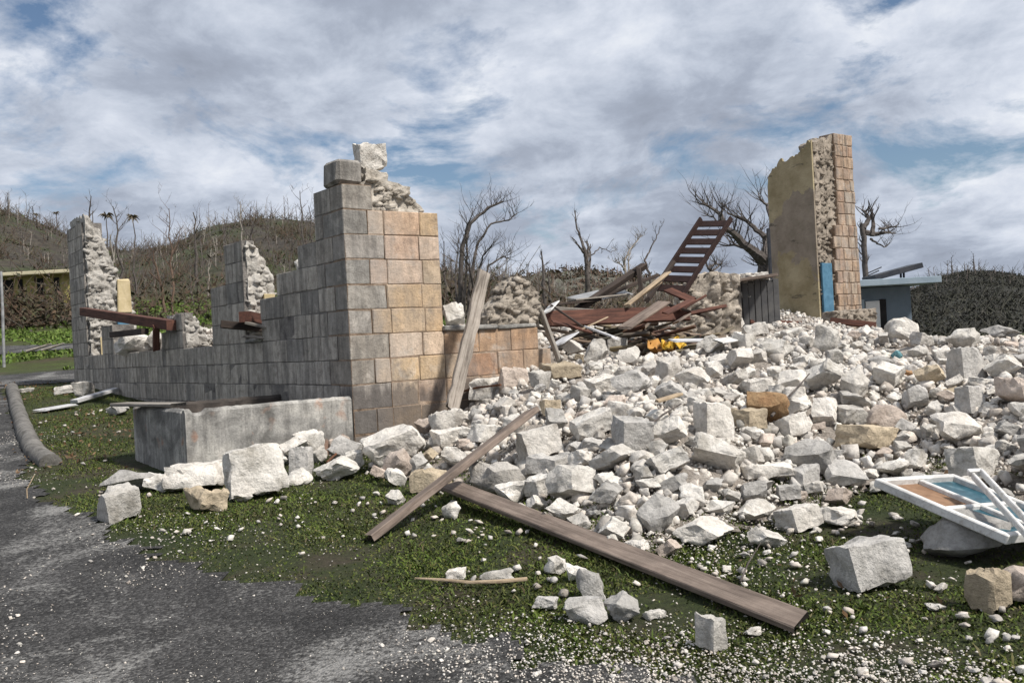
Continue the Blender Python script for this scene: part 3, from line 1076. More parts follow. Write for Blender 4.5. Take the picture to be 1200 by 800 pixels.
woods('woodland', hillL, 260, nrg, 1.2, 3.2, M['pale_bark'], (-0.62, 0.2), 0.55)
woods('woodland', hillL, 1100, nrg, 1.0, 4.0, M['bark'], (-0.62, 0.2), 0.5)
scrub('scrub', hillL, 15000, nrg, M['scrub'], (0.12, 0.38), 0.5, (-0.62, 0.25), 0.9, 9000)
scrub('scrub', hillL, 8000, nrg, M['green_scrub'], (0.12, 0.4), 0.3, (-0.62, 0.25), 1.1, 0)
woods('woodland', hillC, 900, nrg, 2, 5, M['brown_bark'], None, 1.3, 0.2)
scrub('scrub', hillC, 26000, nrg, M['scrub'], (0.5, 1.6), 1.6, None, 0.8)
scrub('scrub', hillR, 60000, nrg, M['cloud_shaded_scrub'], (0.10, 0.32), 0.22, (0.36, 0.75), 0.8, 1200)
woods('woodland', hillR, 120, nrg, 0.8, 2.4, M['bark'], (0.40, 0.72), 0.8, 0.5)


# nearer scrub and withered brush on the rising field behind the ruin
def field_brush(n, g):
    nc = n // 60
    X = np.empty(nc)
    Y = g.uniform(38, 58, nc)
    px = np.concatenate([g.uniform(-60, 110, nc // 3), g.uniform(110, 300, nc // 12), g.uniform(480, 720, nc - nc // 3 - nc // 12)])
    Y[:nc // 3] = g.uniform(42, 48, nc // 3)
    X = (px - 600) / F * Y
    r = g.uniform(0.5, 1.4, nc)
    k = g.integers(0, nc, n)
    off = g.normal(0, 1, (n, 3)) * r[k][:, None]
    x, y = X[k] + off[:, 0], Y[k] + off[:, 1]
    z = gh(x, y) + np.abs(off[:, 2]) * 0.7
    P = np.stack([x, y, z], -1)
    ns = n // 6
    i = g.integers(0, n, ns)
    a = g.uniform(0, 6.283, ns)
    L = g.uniform(0.5, 1.8, ns)
    B = P[i] + np.stack([np.cos(a) * L * 0.7, np.sin(a) * L * 0.7, L * g.uniform(0, 1, ns)], -1)
    V, T = cat([leaf_arrays(P, g.uniform(0.12, 0.4, n), g), stick_arrays(P[i], B, 0.022 * np.ones(ns), 0.008 * np.ones(ns))])
    return tag(np_mesh_ob('brush', V, T, M['scrub']), kind='stuff')


field_brush(14000, nrg)


def field_grass(n, g):
    Y = 25.0 + 36 * g.uniform(0, 1, n)
    px = g.uniform(-60, 720, n)
    x = (px - 600) / F * Y
    z = gh(x, Y) + 0.04
    ok = (lump(x, Y, 41, 0.5) > -0.5) & (sdf_poly(tk, x, Y) < 0.1) & (sdf_poly(tk2, x, Y) < 0.2)
    P = np.stack([x, Y, z], -1)[ok]
    V, T = leaf_arrays(P, g.uniform(0.08, 0.24, len(P)), g)
    return tag(np_mesh_ob('grass', V, T, M['bright_weed']), kind='stuff')


field_grass(60000, nrg)


# ------------------------------------------------------------------ the ruined corner house
CH = 0.2775
Z0 = 1.11 - 3 * CH
ZUP = Vector((0, 0, 1))


def block_wall(mb, s0, s1, top, face, along, inward, thick, rg, lmin=0.36, lmax=0.56, k0=0, k1=14, void=None, ch=0.006):
    """courses of squared blocks between s0 and s1 along a wall, kept below top(s)"""
    for k in range(k0, k1):
        z = Z0 + k * CH
        s = s0 - (rg.uniform(0.0, 0.25) if k % 2 else rg.uniform(0.2, 0.4)) * 0
        first = True
        while s < s1 - 1e-6:
            L = rg.uniform(lmin, lmax)
            if first and k % 2:
                L *= 0.55
            first = False
            e = s + L
            if s1 - e < lmin * 0.45:
                e = s1
            mid = (s + e) / 2
            if z + CH * 0.5 < top(mid) and not (void and void(mid, z + CH / 2)):
                c = face + along * mid + inward * (thick / 2 + rg.uniform(-0.004, 0.006)) + ZUP * (z + CH / 2)
                mb.box(c, ((e - s) / 2 - 0.0035, thick / 2, CH / 2 - 0.0035), (along, inward, ZUP), ch, 0.003, 0, rg)
                cm = face + along * mid + inward * (thick / 2) + ZUP * (z + CH / 2 - 0.004)
                mb.box(cm, ((e - s) / 2 - 0.002, thick / 2 - 0.007, CH / 2 + 0.003), (along, inward, ZUP), 0.002, 0, 1)
            s = e


def side_top(s):
    if s < 0.72:
        return 3.06 + CH
    if s < 0.98:
        return 2.85
    if s < 2.02:
        return 2.50
    if s < 2.42:
        return 2.225
    if s < 2.97:
        return 1.67
    if s < 3.62:
        return 3.06
    if s < 4.24:
        return 2.5
    if s < 5.55:
        return 1.67
    if s < 5.95:
        return 2.22
    if s < 6.65:
        return 1.95
    if s < 9.6:
        return 1.67
    if s < 10.45:
        return 2.22
    if s < 11.6:
        return 1.67
    return 4.45


house = empty('ruined_house', bw(0, 0, gh(P0.x, P0.y)), 'roofless ruined house of grey and tan stone blocks with a tall stepped corner', 'ruin')
rg = random.Random(5)
mb = MB()
for k in range(0, 11):
    block_wall(mb, (0.301, 0.521)[k % 2], 0.72, side_top, P0, Uv, Vv, 0.40, rg, 0.3, 0.5, k, k + 1)
for a, b in ((0.72, 2.42), (2.42, 2.97), (3.62, 4.24), (4.24, 5.55), (6.65, 9.6), (9.6, 10.45), (10.45, 11.6), (11.6, 12.9)):
    block_wall(mb, a, b, side_top, P0, Uv, Vv, 0.40, rg, k1=16)
block_wall(mb, 2.97, 3.62, side_top, P0, Uv, Vv, 0.18, rg, k1=16)
block_wall(mb, 5.55, 6.65, side_top, P0, Uv, Vv, 0.18, rg, k1=16)
tag(mb.build('side_wall', [M['grey_block'], M['dark_mortar']], house, 30), 'long grey streaked block wall broken into window bays')
QT = [0.50, 0.30]
QS = [0.30, 0.52]
mb = MB()
mg = MB()
for k in range(0, 11):
    z = Z0 + k * CH
    lt, ls = QT[k % 2], QS[k % 2]
    if k == 10:
        lt = 0.38
    mg.box(bw(ls / 2, lt / 2, z + CH / 2), (ls / 2 - 0.004, lt / 2 - 0.004, CH / 2 - 0.004), (Uv, Vv, ZUP), 0.007, 0.003, 0, rg)
    mg.box(bw(ls / 2, lt / 2, z + CH / 2 - 0.003), (ls / 2 - 0.007, lt / 2 - 0.007, CH / 2 + 0.003), (Uv, Vv, ZUP), 0.002, 0, 1)
    if k < 10:
        block_wall(mb, lt + 0.001, 1.24, lambda t: 3.06, P0, Vv, Uv, 0.40, rg, 0.32, 0.48, k, k + 1)
tag(mg.build('corner_quoin', [M['quoin_block'], M['tan_mortar']], house, 30), 'grey weathered corner blocks')
tag(mb.build('corner_pier', [M['tan_block'], M['tan_mortar']], house, 30), 'tan and pinkish block face of the corner')
mb = MB()
block_wall(mb, 1.243, 2.86, lambda t: 1.67 if t < 2.7 else 1.4, P0, Vv, Uv, 0.40, rg, 0.36, 0.6)
tag(mb.build('end_wall', [M['rust_block'], M['tan_mortar']], house, 30), 'low rust stained block wall under a broken window opening')
mb = MB()
mb.box(bw(0.2, 1.62, 1.695), (0.40, 0.24, 0.03), (Vv, Uv, ZUP), 0.01, 0.006)
mb.box(bw(0.2, 2.34, 1.69), (0.30, 0.22, 0.025), (Vv, Uv, ZUP), 0.01, 0.006)
mb.build('sill', M['concrete'], house)
mb = MB()
mb.box(bw(2.7, 0.2, 1.69), (0.27, 0.22, 0.025), (Uv, Vv, ZUP), 0.01, 0.004)
mb.build('sill', M['concrete'], house)
mb = MB()
mb.box(bw(0.24, 0.14, 3.06 + CH * 1.5), (0.19, 0.15, CH * 0.5), (Uv, Vv, ZUP), 0.02, 0.012, 0, rg)
mb.build('loose_capstone', M['grey_block'], house, 30)


def rough_mass(name, hexes, mt, parent=None, label=None, size=0.17, amp=0.07, step=0.045):
    """broken rubble masonry: six-sided bodies (8 corners: 4 below, 4 above) whose faces break up into bedded stones"""
    parts = []
    for H in hexes:
        H = [Vector(p) for p in H]
        cen = sum(H, Vector()) / 8
        for q in ((0, 1, 5, 4), (1, 2, 6, 5), (2, 3, 7, 6), (3, 0, 4, 7), (4, 5, 6, 7)):
            a, b, c, d = (H[i] for i in q)
            nu = max(2, int(max((b - a).length, (c - d).length) / step))
            nv = max(2, int(max((d - a).length, (c - b).length) / step))
            vs = []
            for j in range(nv + 1):
                for i in range(nu + 1):
                    p = a.lerp(b, i / nu).lerp(d.lerp(c, i / nu), j / nv)
                    sc = Vector((p.x / size, p.y / size, p.z / (size * 0.62)))
                    dist, pts = mnoise.voronoi(sc)
                    e = min(1.0, (dist[1] - dist[0]) * 4.5)
                    r_ = mnoise.noise(pts[0] * 7.31)
                    out = Vector((p.x - cen.x, p.y - cen.y, (p.z - cen.z) * 0.25))
                    out = out.normalized() if out.length > 1e-5 else Vector((0, 0, 1))
                    dd = amp * (-1.0 + 1.0 * e ** 0.4 + 1.15 * r_) + 0.35 * amp * mnoise.noise(p * 19)
                    w = mnoise.noise_vector(p * 6.1) * amp * 0.3
                    vs.append((p + out * dd + w)[:])
            t = []
            for j in range(nv):
                for i in range(nu):
                    k = j * (nu + 1) + i
                    t += [(k, k + 1, k + nu + 2), (k, k + nu + 2, k + nu + 1)]
            parts.append((np.array(vs), np.array(t)))
            # single stones standing out of the mortar
            g_ = np.random.default_rng(int(abs(a.x * 1000 + b.z * 977 + c.y * 613)) % 99991)
            k_ = int((b - a).length * (d - a).length * 1.1 / size ** 2) + 1
            uu, ww = g_.uniform(0.06, 0.94, k_), g_.uniform(0.04, 0.96, k_)
            P_ = np.array([(a.lerp(b, u_).lerp(d.lerp(c, u_), w_))[:] for u_, w_ in zip(uu, ww)])
            inw = (cen - (a + b + c + d) / 4)
            inw.z *= 0.2
            inw = inw.normalized() if inw.length > 1e-5 else Vector()
            S_ = g_.uniform(0.75, 1.4, k_) * size
            P_ = P_ + np.array(inw[:]) * (S_ * 0.2)[:, None]
            parts.append(scatter(SHARD, P_, S_, g_, None, 0.18))
    V, T = cat(parts)
    ob_ = np_mesh_ob(name, V, T, M[mt])
    if parent is not None:
        ob_.parent = parent
        ob_.matrix_parent_inverse = Matrix.Translation(parent.location).inverted()
    if label:
        ob_['label'] = label
    return ob_


def hexa(fn, s0, s1, t0, t1, z0, za, zb):
    """a block along a wall whose top slopes from za at t0 to zb at t1"""
    return [fn(s0, t0, z0), fn(s0, t1, z0), fn(s1, t1, z0), fn(s1, t0, z0), fn(s0, t0, za), fn(s0, t1, zb), fn(s1, t1, zb), fn(s1, t0, za)]


g2 = np.random.default_rng(17)


def cell(s, t, z, ds, dt, dz):
    return (bw(s, t, z), Uv * ds, Vv * dt, ZUP * dz)




rough_mass('rubble_core', [hexa(bw, 0.05, 0.36, 0.33, 0.62, 3.0, 3.56, 3.50), hexa(bw, 0.05, 0.36, 0.60, 0.88, 3.0, 3.42, 3.34), hexa(bw, 0.05, 0.36, 0.86, 1.08, 3.0, 3.28, 3.10)],
           'rawcore', house, 'crumbling pale rubble fill on top of the corner', 0.16, 0.055, 0.03)
V, T = stone_mesh('squared', random.Random(12), 3, 1.2)
o = mesh_ob('top_stone', V * np.array((0.40, 0.40, 0.36)), T, M['pale'], smooth=26)
o.location = bw(0.22, 0.50, 3.69)
o.parent = house
o.matrix_parent_inverse = Matrix.Translation(house.location).inverted()
o['label'] = 'big pale stone balanced on the highest point'
# window reveal faces of the pier and the far gable
rough_mass('pier_core', [hexa(bw, 2.93, 3.6, 0.05, 0.24, 1.3, 3.05, 2.95), hexa(bw, 2.95, 3.6, 0.22, 0.33, 1.3, 2.92, 2.78), hexa(bw, 2.95, 3.6, 0.31, 0.42, 1.3, 2.75, 2.58)],
           'rawwhite', house, 'white broken end of the middle pier', 0.15, 0.05, 0.035)
rough_mass('pier_core', [hexa(bw, 5.53, 6.5, 0.05, 0.24, 1.3, 2.22, 2.12), hexa(bw, 5.55, 6.5, 0.22, 0.42, 1.3, 2.1, 1.72)],
           'rawwhite', house, 'white broken end of the low stub', 0.15, 0.05, 0.035)
mb = MB()
mb.box(bw(2.90, 0.33, 2.10), (0.02, 0.08, 0.22), (Uv, Vv, ZUP), 0.004, 0.004)
mb.build('plaster_patch', M['cream_plaster'], house)
rough_mass('gable_core', [hexa(bw, 11.52, 12.8, 0.05, 0.36, 1.0, 4.62, 4.22), hexa(bw, 11.53, 12.8, 0.34, 0.60, 1.0, 4.2, 3.55), hexa(bw, 11.55, 12.8, 0.58, 0.94, 1.0, 3.5, 2.85)],
           'rawwhite', house, 'ragged white rubble face of the far gable stump', 0.17, 0.07, 0.045)
mb = MB()
mb.box(bw(11.49, 0.74, 2.88), (0.04, 0.13, 0.36), (Uv, Vv, ZUP), 0.01, 0.02, 0, rg)
mb.box(bw(11.49, 0.36, 1.55), (0.02, 0.12, 0.5), (Uv, Vv, ZUP), 0.01, 0.02, 0, rg)
mb.build('plaster_patch', M['cream_plaster'], house)
mb = MB()
mb.box(bw(11.47, 0.72, 2.32), (0.03, 0.14, 0.12), (Uv, Vv, ZUP), 0.005, 0.01, 0, rg)
mb.build('plaster_patch', M['blue_paint'], house)
# broken heap of masonry left on the low end wall
rough_mass('masonry_stub', [hexa(bw, 0.04, 0.38, 1.92, 2.25, 1.66, 1.82, 2.10), hexa(bw, 0.04, 0.38, 2.22, 2.48, 1.66, 2.16, 2.32), hexa(bw, 0.04, 0.38, 2.45, 2.74, 1.66, 2.32, 2.14)],
           'rawstub', house, 'brown stump of rubble masonry on the low end wall', 0.16, 0.06, 0.03)

# ------------------------------------------------------------------ water tank
mb_l, H1 = [], 1.0
tank = empty('water_tank', bw(0, -1, 0.5), 'open square concrete water tank with stained grey sides at the wall corner', 'tank')
TL = 1.80
E0 = bw(-0.06, -0.05)
base = 0.25


def tank_wall(name, o, along, length, inward, mt='concrete'):
    b = MB()
    n = 40
    th = 0.10
    A, B = [], []
    for i in range(n + 1):
        p = o + along * (length * i / n)
        zt = H1 + rg.uniform(-0.006, 0.004) - (0.035 if name == 'front_wall' and i in (2, 3, 4) else 0)
        A.append((p, zt))
    vs, fs = [], []
    for p, zt in A:
        j = inward * rg.uniform(-0.008, 0.008)
        vs += [p + ZUP * base + j, p + ZUP * (zt - 0.03) + j, p + ZUP * zt + inward * 0.03, p + ZUP * zt + inward * (th - 0.025), p + ZUP * (zt - 0.03) + inward * th, p + ZUP * base + inward * th]
    for i in range(n):
        a = i * 6
        for k in range(6):
            q = (k + 1) % 6
            fs.append((a + k, a + 6 + k, a + 6 + q, a + q))
    fs += [tuple(range(5, -1, -1))[::-1], tuple(n * 6 + k for k in range(6))]
    b.add(vs, fs)
    return b.build(name, M[mt], tank, 40)


fl = E0 - Vv * TL
M['darker'] = plain_mat('dark_inner_concrete', (0.03, 0.027, 0.025), (0.09, 0.075, 0.065), 0.9, 0, 3, 0.4)  # darker concrete for the back wall inside the tank
tank_wall('front_wall', fl, Vv, TL, Uv)
tank_wall('side_wall', fl + Uv * 0.101, Uv, TL - 0.101, Vv)
tank_wall('back_wall', fl + Uv * (TL - 0.10) + Vv * 0.101, Vv, TL - 0.16, Uv, 'darker')
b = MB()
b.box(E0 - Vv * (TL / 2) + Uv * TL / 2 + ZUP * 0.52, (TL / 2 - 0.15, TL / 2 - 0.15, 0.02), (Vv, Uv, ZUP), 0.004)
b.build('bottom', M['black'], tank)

# ------------------------------------------------------------------ the standing gable on the right
Pc = at(961, 372, 22.0)
Pc.z = 0
gz = tot(Pc.x, Pc.y)
gable = empty('gable_wall', (Pc.x, Pc.y, gz), 'tall broken gable wall with peeling yellow plaster and a stone quoin edge', 'ruin')


def gw(s, t, z=0.0):
    return Pc + Uv * s + Vv * t + ZUP * z


def slab_outline(pts, face, along, inward, thick, name, mt, parent, seed=1):
    """an irregular upright slab: pts are (along, z) around its outline"""
    n = len(pts)
    vs = [face + along * a + ZUP * z for a, z in pts] + [face + along * a + ZUP * z + inward * thick for a, z in pts]
    fs = [tuple(range(n - 1, -1, -1)), tuple(range(n, 2 * n))]
    for i in range(n):
        q = (i + 1) % n
        fs.append((i, q, n + q, n + i))
    return mesh_ob(name, vs, fs, mt, parent)


zt = lambda px, py: at(px, py - 7 * (py < 300), 22.0).z
zt2 = lambda px, py: at(px, py - 7 * (py < 300), 22.9).z
rp = random.Random(3)
top_pts = [(1.30, zt2(905, 232)), (1.27, zt2(906, 214)), (1.13, zt2(908, 206)), (1.0, zt2(915, 202)), (0.86, zt2(919, 195)), (0.74, zt(923, 191)), (0.60, zt(932, 188)), (0.44, zt(941, 186)),
           (0.30, zt(947, 181)), (0.20, zt(951, 178)), (0.10, zt(953, 172)), (0.0, zt(957, 171))]
ot = []
for (a0, z0_), (a1, z1_) in zip(top_pts, top_pts[1:]):
    for k in range(4):
        f = k / 4
        ot.append((a0 + (a1 - a0) * f + rp.uniform(-.012, .012), z0_ + (z1_ - z0_) * f + rp.uniform(-.03, .03)))
ot.append(top_pts[-1])
slab_outline([(0, gz - 0.3)] + ot[::-1] + [(1.30, gz - 0.3)], Pc - Vv * 0.0, Uv, Vv, 0.05, 'plaster', M['plaster'], gable)
# body behind the plaster, and the ragged core seen end-on
zz = lambda a: float(np.interp(a, [p[0] for p in top_pts[::-1]], [p[1] for p in top_pts[::-1]]))
hx = []
ztop = zt(985, 161)
for a0, a1 in ((0.0, 0.34), (0.34, 0.62), (0.62, 0.9), (0.9, 1.25)):
    h_ = hexa(gw, a0 + 0.02, a1, 0.10, 0.44, gz - 0.3, zz(a0), zz(a0))
    h_[6].z = h_[7].z = zz(a1) - 0.06
    h_[4].z = h_[5].z = zz(a0) - 0.06
    hx.append(h_)
hx.append(hexa(gw, 0.05, 0.42, 0.10, 0.55, gz - 0.2, ztop - 0.22, ztop - 0.05))
hx.append(hexa(gw, 0.05, 0.42, 0.53, 1.06, gz - 0.2, ztop - 0.05, ztop + 0.02))
rough_mass('rubble_core', hx, 'rawcore_brown', gable, 'rough brown rubble core where the wall broke off', 0.2, 0.09, 0.05)
mb = MB()
gt = zt(1000, 161)
CHs, Z0s = CH, Z0
rgb = random.Random(21)
k = 0
z = gz - 0.25
while z + CH * 0.5 < gt:
    # the quoin widens towards the foot of the wall
    left = 0.92 if z > gz + 2.2 else (0.62 if k % 2 else 0.72)
    s = left
    while s < 1.64:
        e = min(1.66, s + rgb.uniform(0.2, 0.34))
        if 1.66 - e < 0.1:
            e = 1.66
        c = gw(0.0, (s + e) / 2, z + CH / 2) + Uv * (0.2 - rgb.uniform(0.0, 0.015) - (0.03 if left < 0.9 else 0))
        mb.box(c, ((e - s) / 2 - 0.005, 0.22, CH / 2 - 0.005), (Vv, Uv, ZUP), 0.012, 0.006, 0, rgb)
        mb.box(c + ZUP * -0.003, ((e - s) / 2 - 0.001, 0.202, CH / 2 + 0.002), (Vv, Uv, ZUP), 0.002, 0, 1)
        s = e
    z += CH
    k += 1
mb.build('quoin', [M['gable_block'], M['tan_mortar']], gable, 30)
mb = MB()
mb.box(gw(-0.03, 0.30, (zt(964, 308) + zt(964, 368)) / 2), (0.20, 0.03, (zt(964, 308) - zt(964, 368)) / 2), (Vv, Uv, ZUP), 0.008)
tag(mb.build('jamb_board', M['blue_paint'], gable), 'flat strip of bright blue paint')
mb = MB()
mb.box(gw(1.37, 0.06, zt2(902, 357)), (0.065, 0.06, 0.42), (Uv, Vv, ZUP), 0.008)
tag(mb.build('jamb_trim', M['white_wall'], gable), 'narrow white strip at the outer edge')

# remnant course of stones in front of the gable
stub = rough_mass('low_wall', [hexa(gw, -0.9, -0.5, -0.7, 0.9, gz - 0.35, gz + 0.16, gz + 0.2)], 'rawcore_brown', None, None, 0.2, 0.08, 0.05)
tag(stub, 'knee high brown stone wall stump in front of the tall plastered gable', 'wall')


# ------------------------------------------------------------------ boards, beams and poles
def board(name, a, b, wide, thick, mt, label, cat_, group=None, roll=0.0, seed=1, warp=0.0, ragged=0.0, taper=0.0):
    """a plank from a to b: built along local X so that its grain follows it"""
    a, b = Vector(a), Vector(b)
    L = (b - a).length
    x = (b - a).normalized()
    y = ZUP.cross(x)
    y = y.normalized() if y.length > 1e-4 else Vector((1, 0, 0))
    q = Matrix.Rotation(roll, 3, x)
    y = q @ y
    z = x.cross(y)
    r = random.Random(seed)
    n = max(4, int(L / 0.12))
    vs, fs = [], []
    for i in range(n + 1):
        t = i / n
        X = (t - 0.5) * L
        w = wide / 2 * (1 - taper * t) * (1 + ragged * r.uniform(-1, 1))
        w2 = wide / 2 * (1 - taper * t) * (1 + ragged * r.uniform(-1, 1))
        h = thick / 2 * (1 + 0.5 * ragged * r.uniform(-1, 1))
        dz = warp * math.sin(t * math.pi) + 0.15 * ragged * r.uniform(-1, 1) * thick
        c = min(0.006, h * 0.4)
        ex = 0
        if i in (0, n) and ragged > 0:
            ex = r.uniform(-0.06, 0.06)
        vs += [(X + ex, -w, -h + c + dz), (X, -w + c, -h + dz), (X - ex, w2 - c, -h + dz), (X, w2, -h + c + dz),
               (X - ex, w2, h - c + dz), (X, w2 - c, h + dz), (X + ex, -w + c, h + dz), (X + ex, -w, h - c + dz)]
    for i in range(n):
        for k in range(8):
            q2 = (k + 1) % 8
            fs.append((i * 8 + k, i * 8 + q2, i * 8 + 8 + q2, i * 8 + 8 + k))
    fs.append(tuple(range(7, -1, -1)))
    fs.append(tuple(n * 8 + k for k in range(8)))
    o = mesh_ob(name, vs, fs, M[mt] if isinstance(mt, str) else mt, smooth=35)
    o.matrix_world = Matrix.Translation((a + b) / 2) @ Matrix((x, y, z)).transposed().to_4x4()
    return tag(o, label, cat_, group)


def rod(name, pts, rad, mt, label, cat_, n=6, group=None):
    m = MB()
    m.tube(pts, rad, n)
    return tag(m.build(name, M[mt], None, 60), label, cat_, group)


def above(p, h):
    return Vector((p.x, p.y, tot(p.x, p.y) + h))


# the two crossed planks in front
pa, pb = tp(530, 588), tp(936, 742)
board('plank', above(pa, 0.13), above(pb, 0.06), 0.155, 0.038, 'brown_wood', 'longest brown plank lying across the grass edge of the rubble', 'plank', None, R(14), 4, 0.0, 0.012)
pc, pd = tp(436, 634), tp(624, 522)
board('plank', above(pc, 0.035), above(pd, 0.30) , 0.135, 0.055, 'brown_wood', 'shorter brown plank propped diagonally over the end of the longest plank', 'plank', None, R(-18), 6, 0.0, 0.01)
# weathered post leaning on the low end wall
board('plank', at(530, 478, 10.55), at(568, 318, 10.9), 0.155, 0.06, 'rotten_wood', 'pale gnarled weathered plank leaning upright against the low rust stained wall', 'plank', None, R(80), 9, 0.0, 0.15)
board('plank', at(656, 424, 11.7), at(633, 362, 12.0), 0.09, 0.04, 'grey_wood', 'thin grey lath leaning at the right end of the low rust stained wall', 'plank', None, R(80), 12, 0.0, 0.05)
# boards on and around the tank
tb = bw(1.2, -1.65)
board('board', bw(1.75, -1.98, 1.03), bw(0.55, -1.72, 1.03), 0.20, 0.035, 'grey_wood', 'short grey board resting across the corner of the water tank', 'board', None, 0, 14, 0, 0.02)
p1, p2 = tp(48, 484), tp(86, 478)
board('board', above(p1, 0.05), above(p2, 0.06), 0.28, 0.03, 'dusty_white', 'flat dusty white board on the grass near the long low kerb', 'board', None, 0, 15, 0, 0.03)
p1, p2 = tp(87, 475), tp(137, 463)
board('board', above(p1, 0.07), above(p2, 0.12), 0.16, 0.06, 'dusty_white', 'narrow whitish board with one raised end near the far end of the grey wall', 'board', None, 0, 16, 0, 0.03)
# beams lying in the window bays of the side wall
d1 = 17.5
board('timber_beam', at(98, 365, 19.0), at(202, 381, 14.9), 0.16, 0.16, 'red_wood', 'long red brown roof beam lying across the far window bays', 'beam', None, 0, 18, 0, 0.02)
board('timber_beam', at(183, 410, 15.4), at(183, 383, 15.3), 0.10, 0.10, 'red_wood', 'short upright red brown post under the long fallen roof beam', 'beam', None, 0, 19, 0, 0.02)
board('timber_beam', at(133, 392, 16.6), at(170, 388, 15.6), 0.12, 0.1, 'dark_wood', 'dark charred timber end on white stones behind the low grey wall', 'beam', None, 0, 20, 0, 0.04)
board('timber_beam', at(260, 380, 12.4), at(330, 386, 12.9), 0.13, 0.10, 'dark_wood', 'dark beam with rusty end sticking out of the nearest window bay', 'beam', None, 0, 22, 0, 0.03)
board('timber_beam', at(287, 371, 12.3), at(326, 378, 13.2), 0.16, 0.14, 'red_wood', 'rusty brown beam stub resting on the dark beam in the window bay', 'beam', None, 0, 23, 0, 0.05)
board('board', at(292, 379, 12.2), at(334, 388, 12.1), 0.10, 0.035, 'grey_wood', 'pale grey lath lying under the rusty beam stub in the window bay', 'board', None, 0, 24, 0, 0.04)
board('board', at(285, 394, 12.3), at(325, 397, 12.2), 0.12, 0.03, 'grey_wood', 'mossy grey board lying lowest in the nearest window bay', 'board', None, 0, 25, 0, 0.04)

# iron rod on the stones beside the corner
q = [tp(420, 502), tp(468, 496), tp(512, 486), tp(560, 477), tp(588, 472)]
rod('iron_rod', [above(p, 0.20 + 0.03 * (i % 2)) for i, p in enumerate(q)], 0.012, 'rust', 'thin bent rusty iron rod lying over the stones beside the corner', 'rod')
q = [tp(384, 556), tp(402, 538), tp(420, 516)]
rod('iron_rod', [above(p, 0.12) for p in q], 0.012, 'rust', 'short dark iron rod poking out of the stones below the water tank', 'rod')

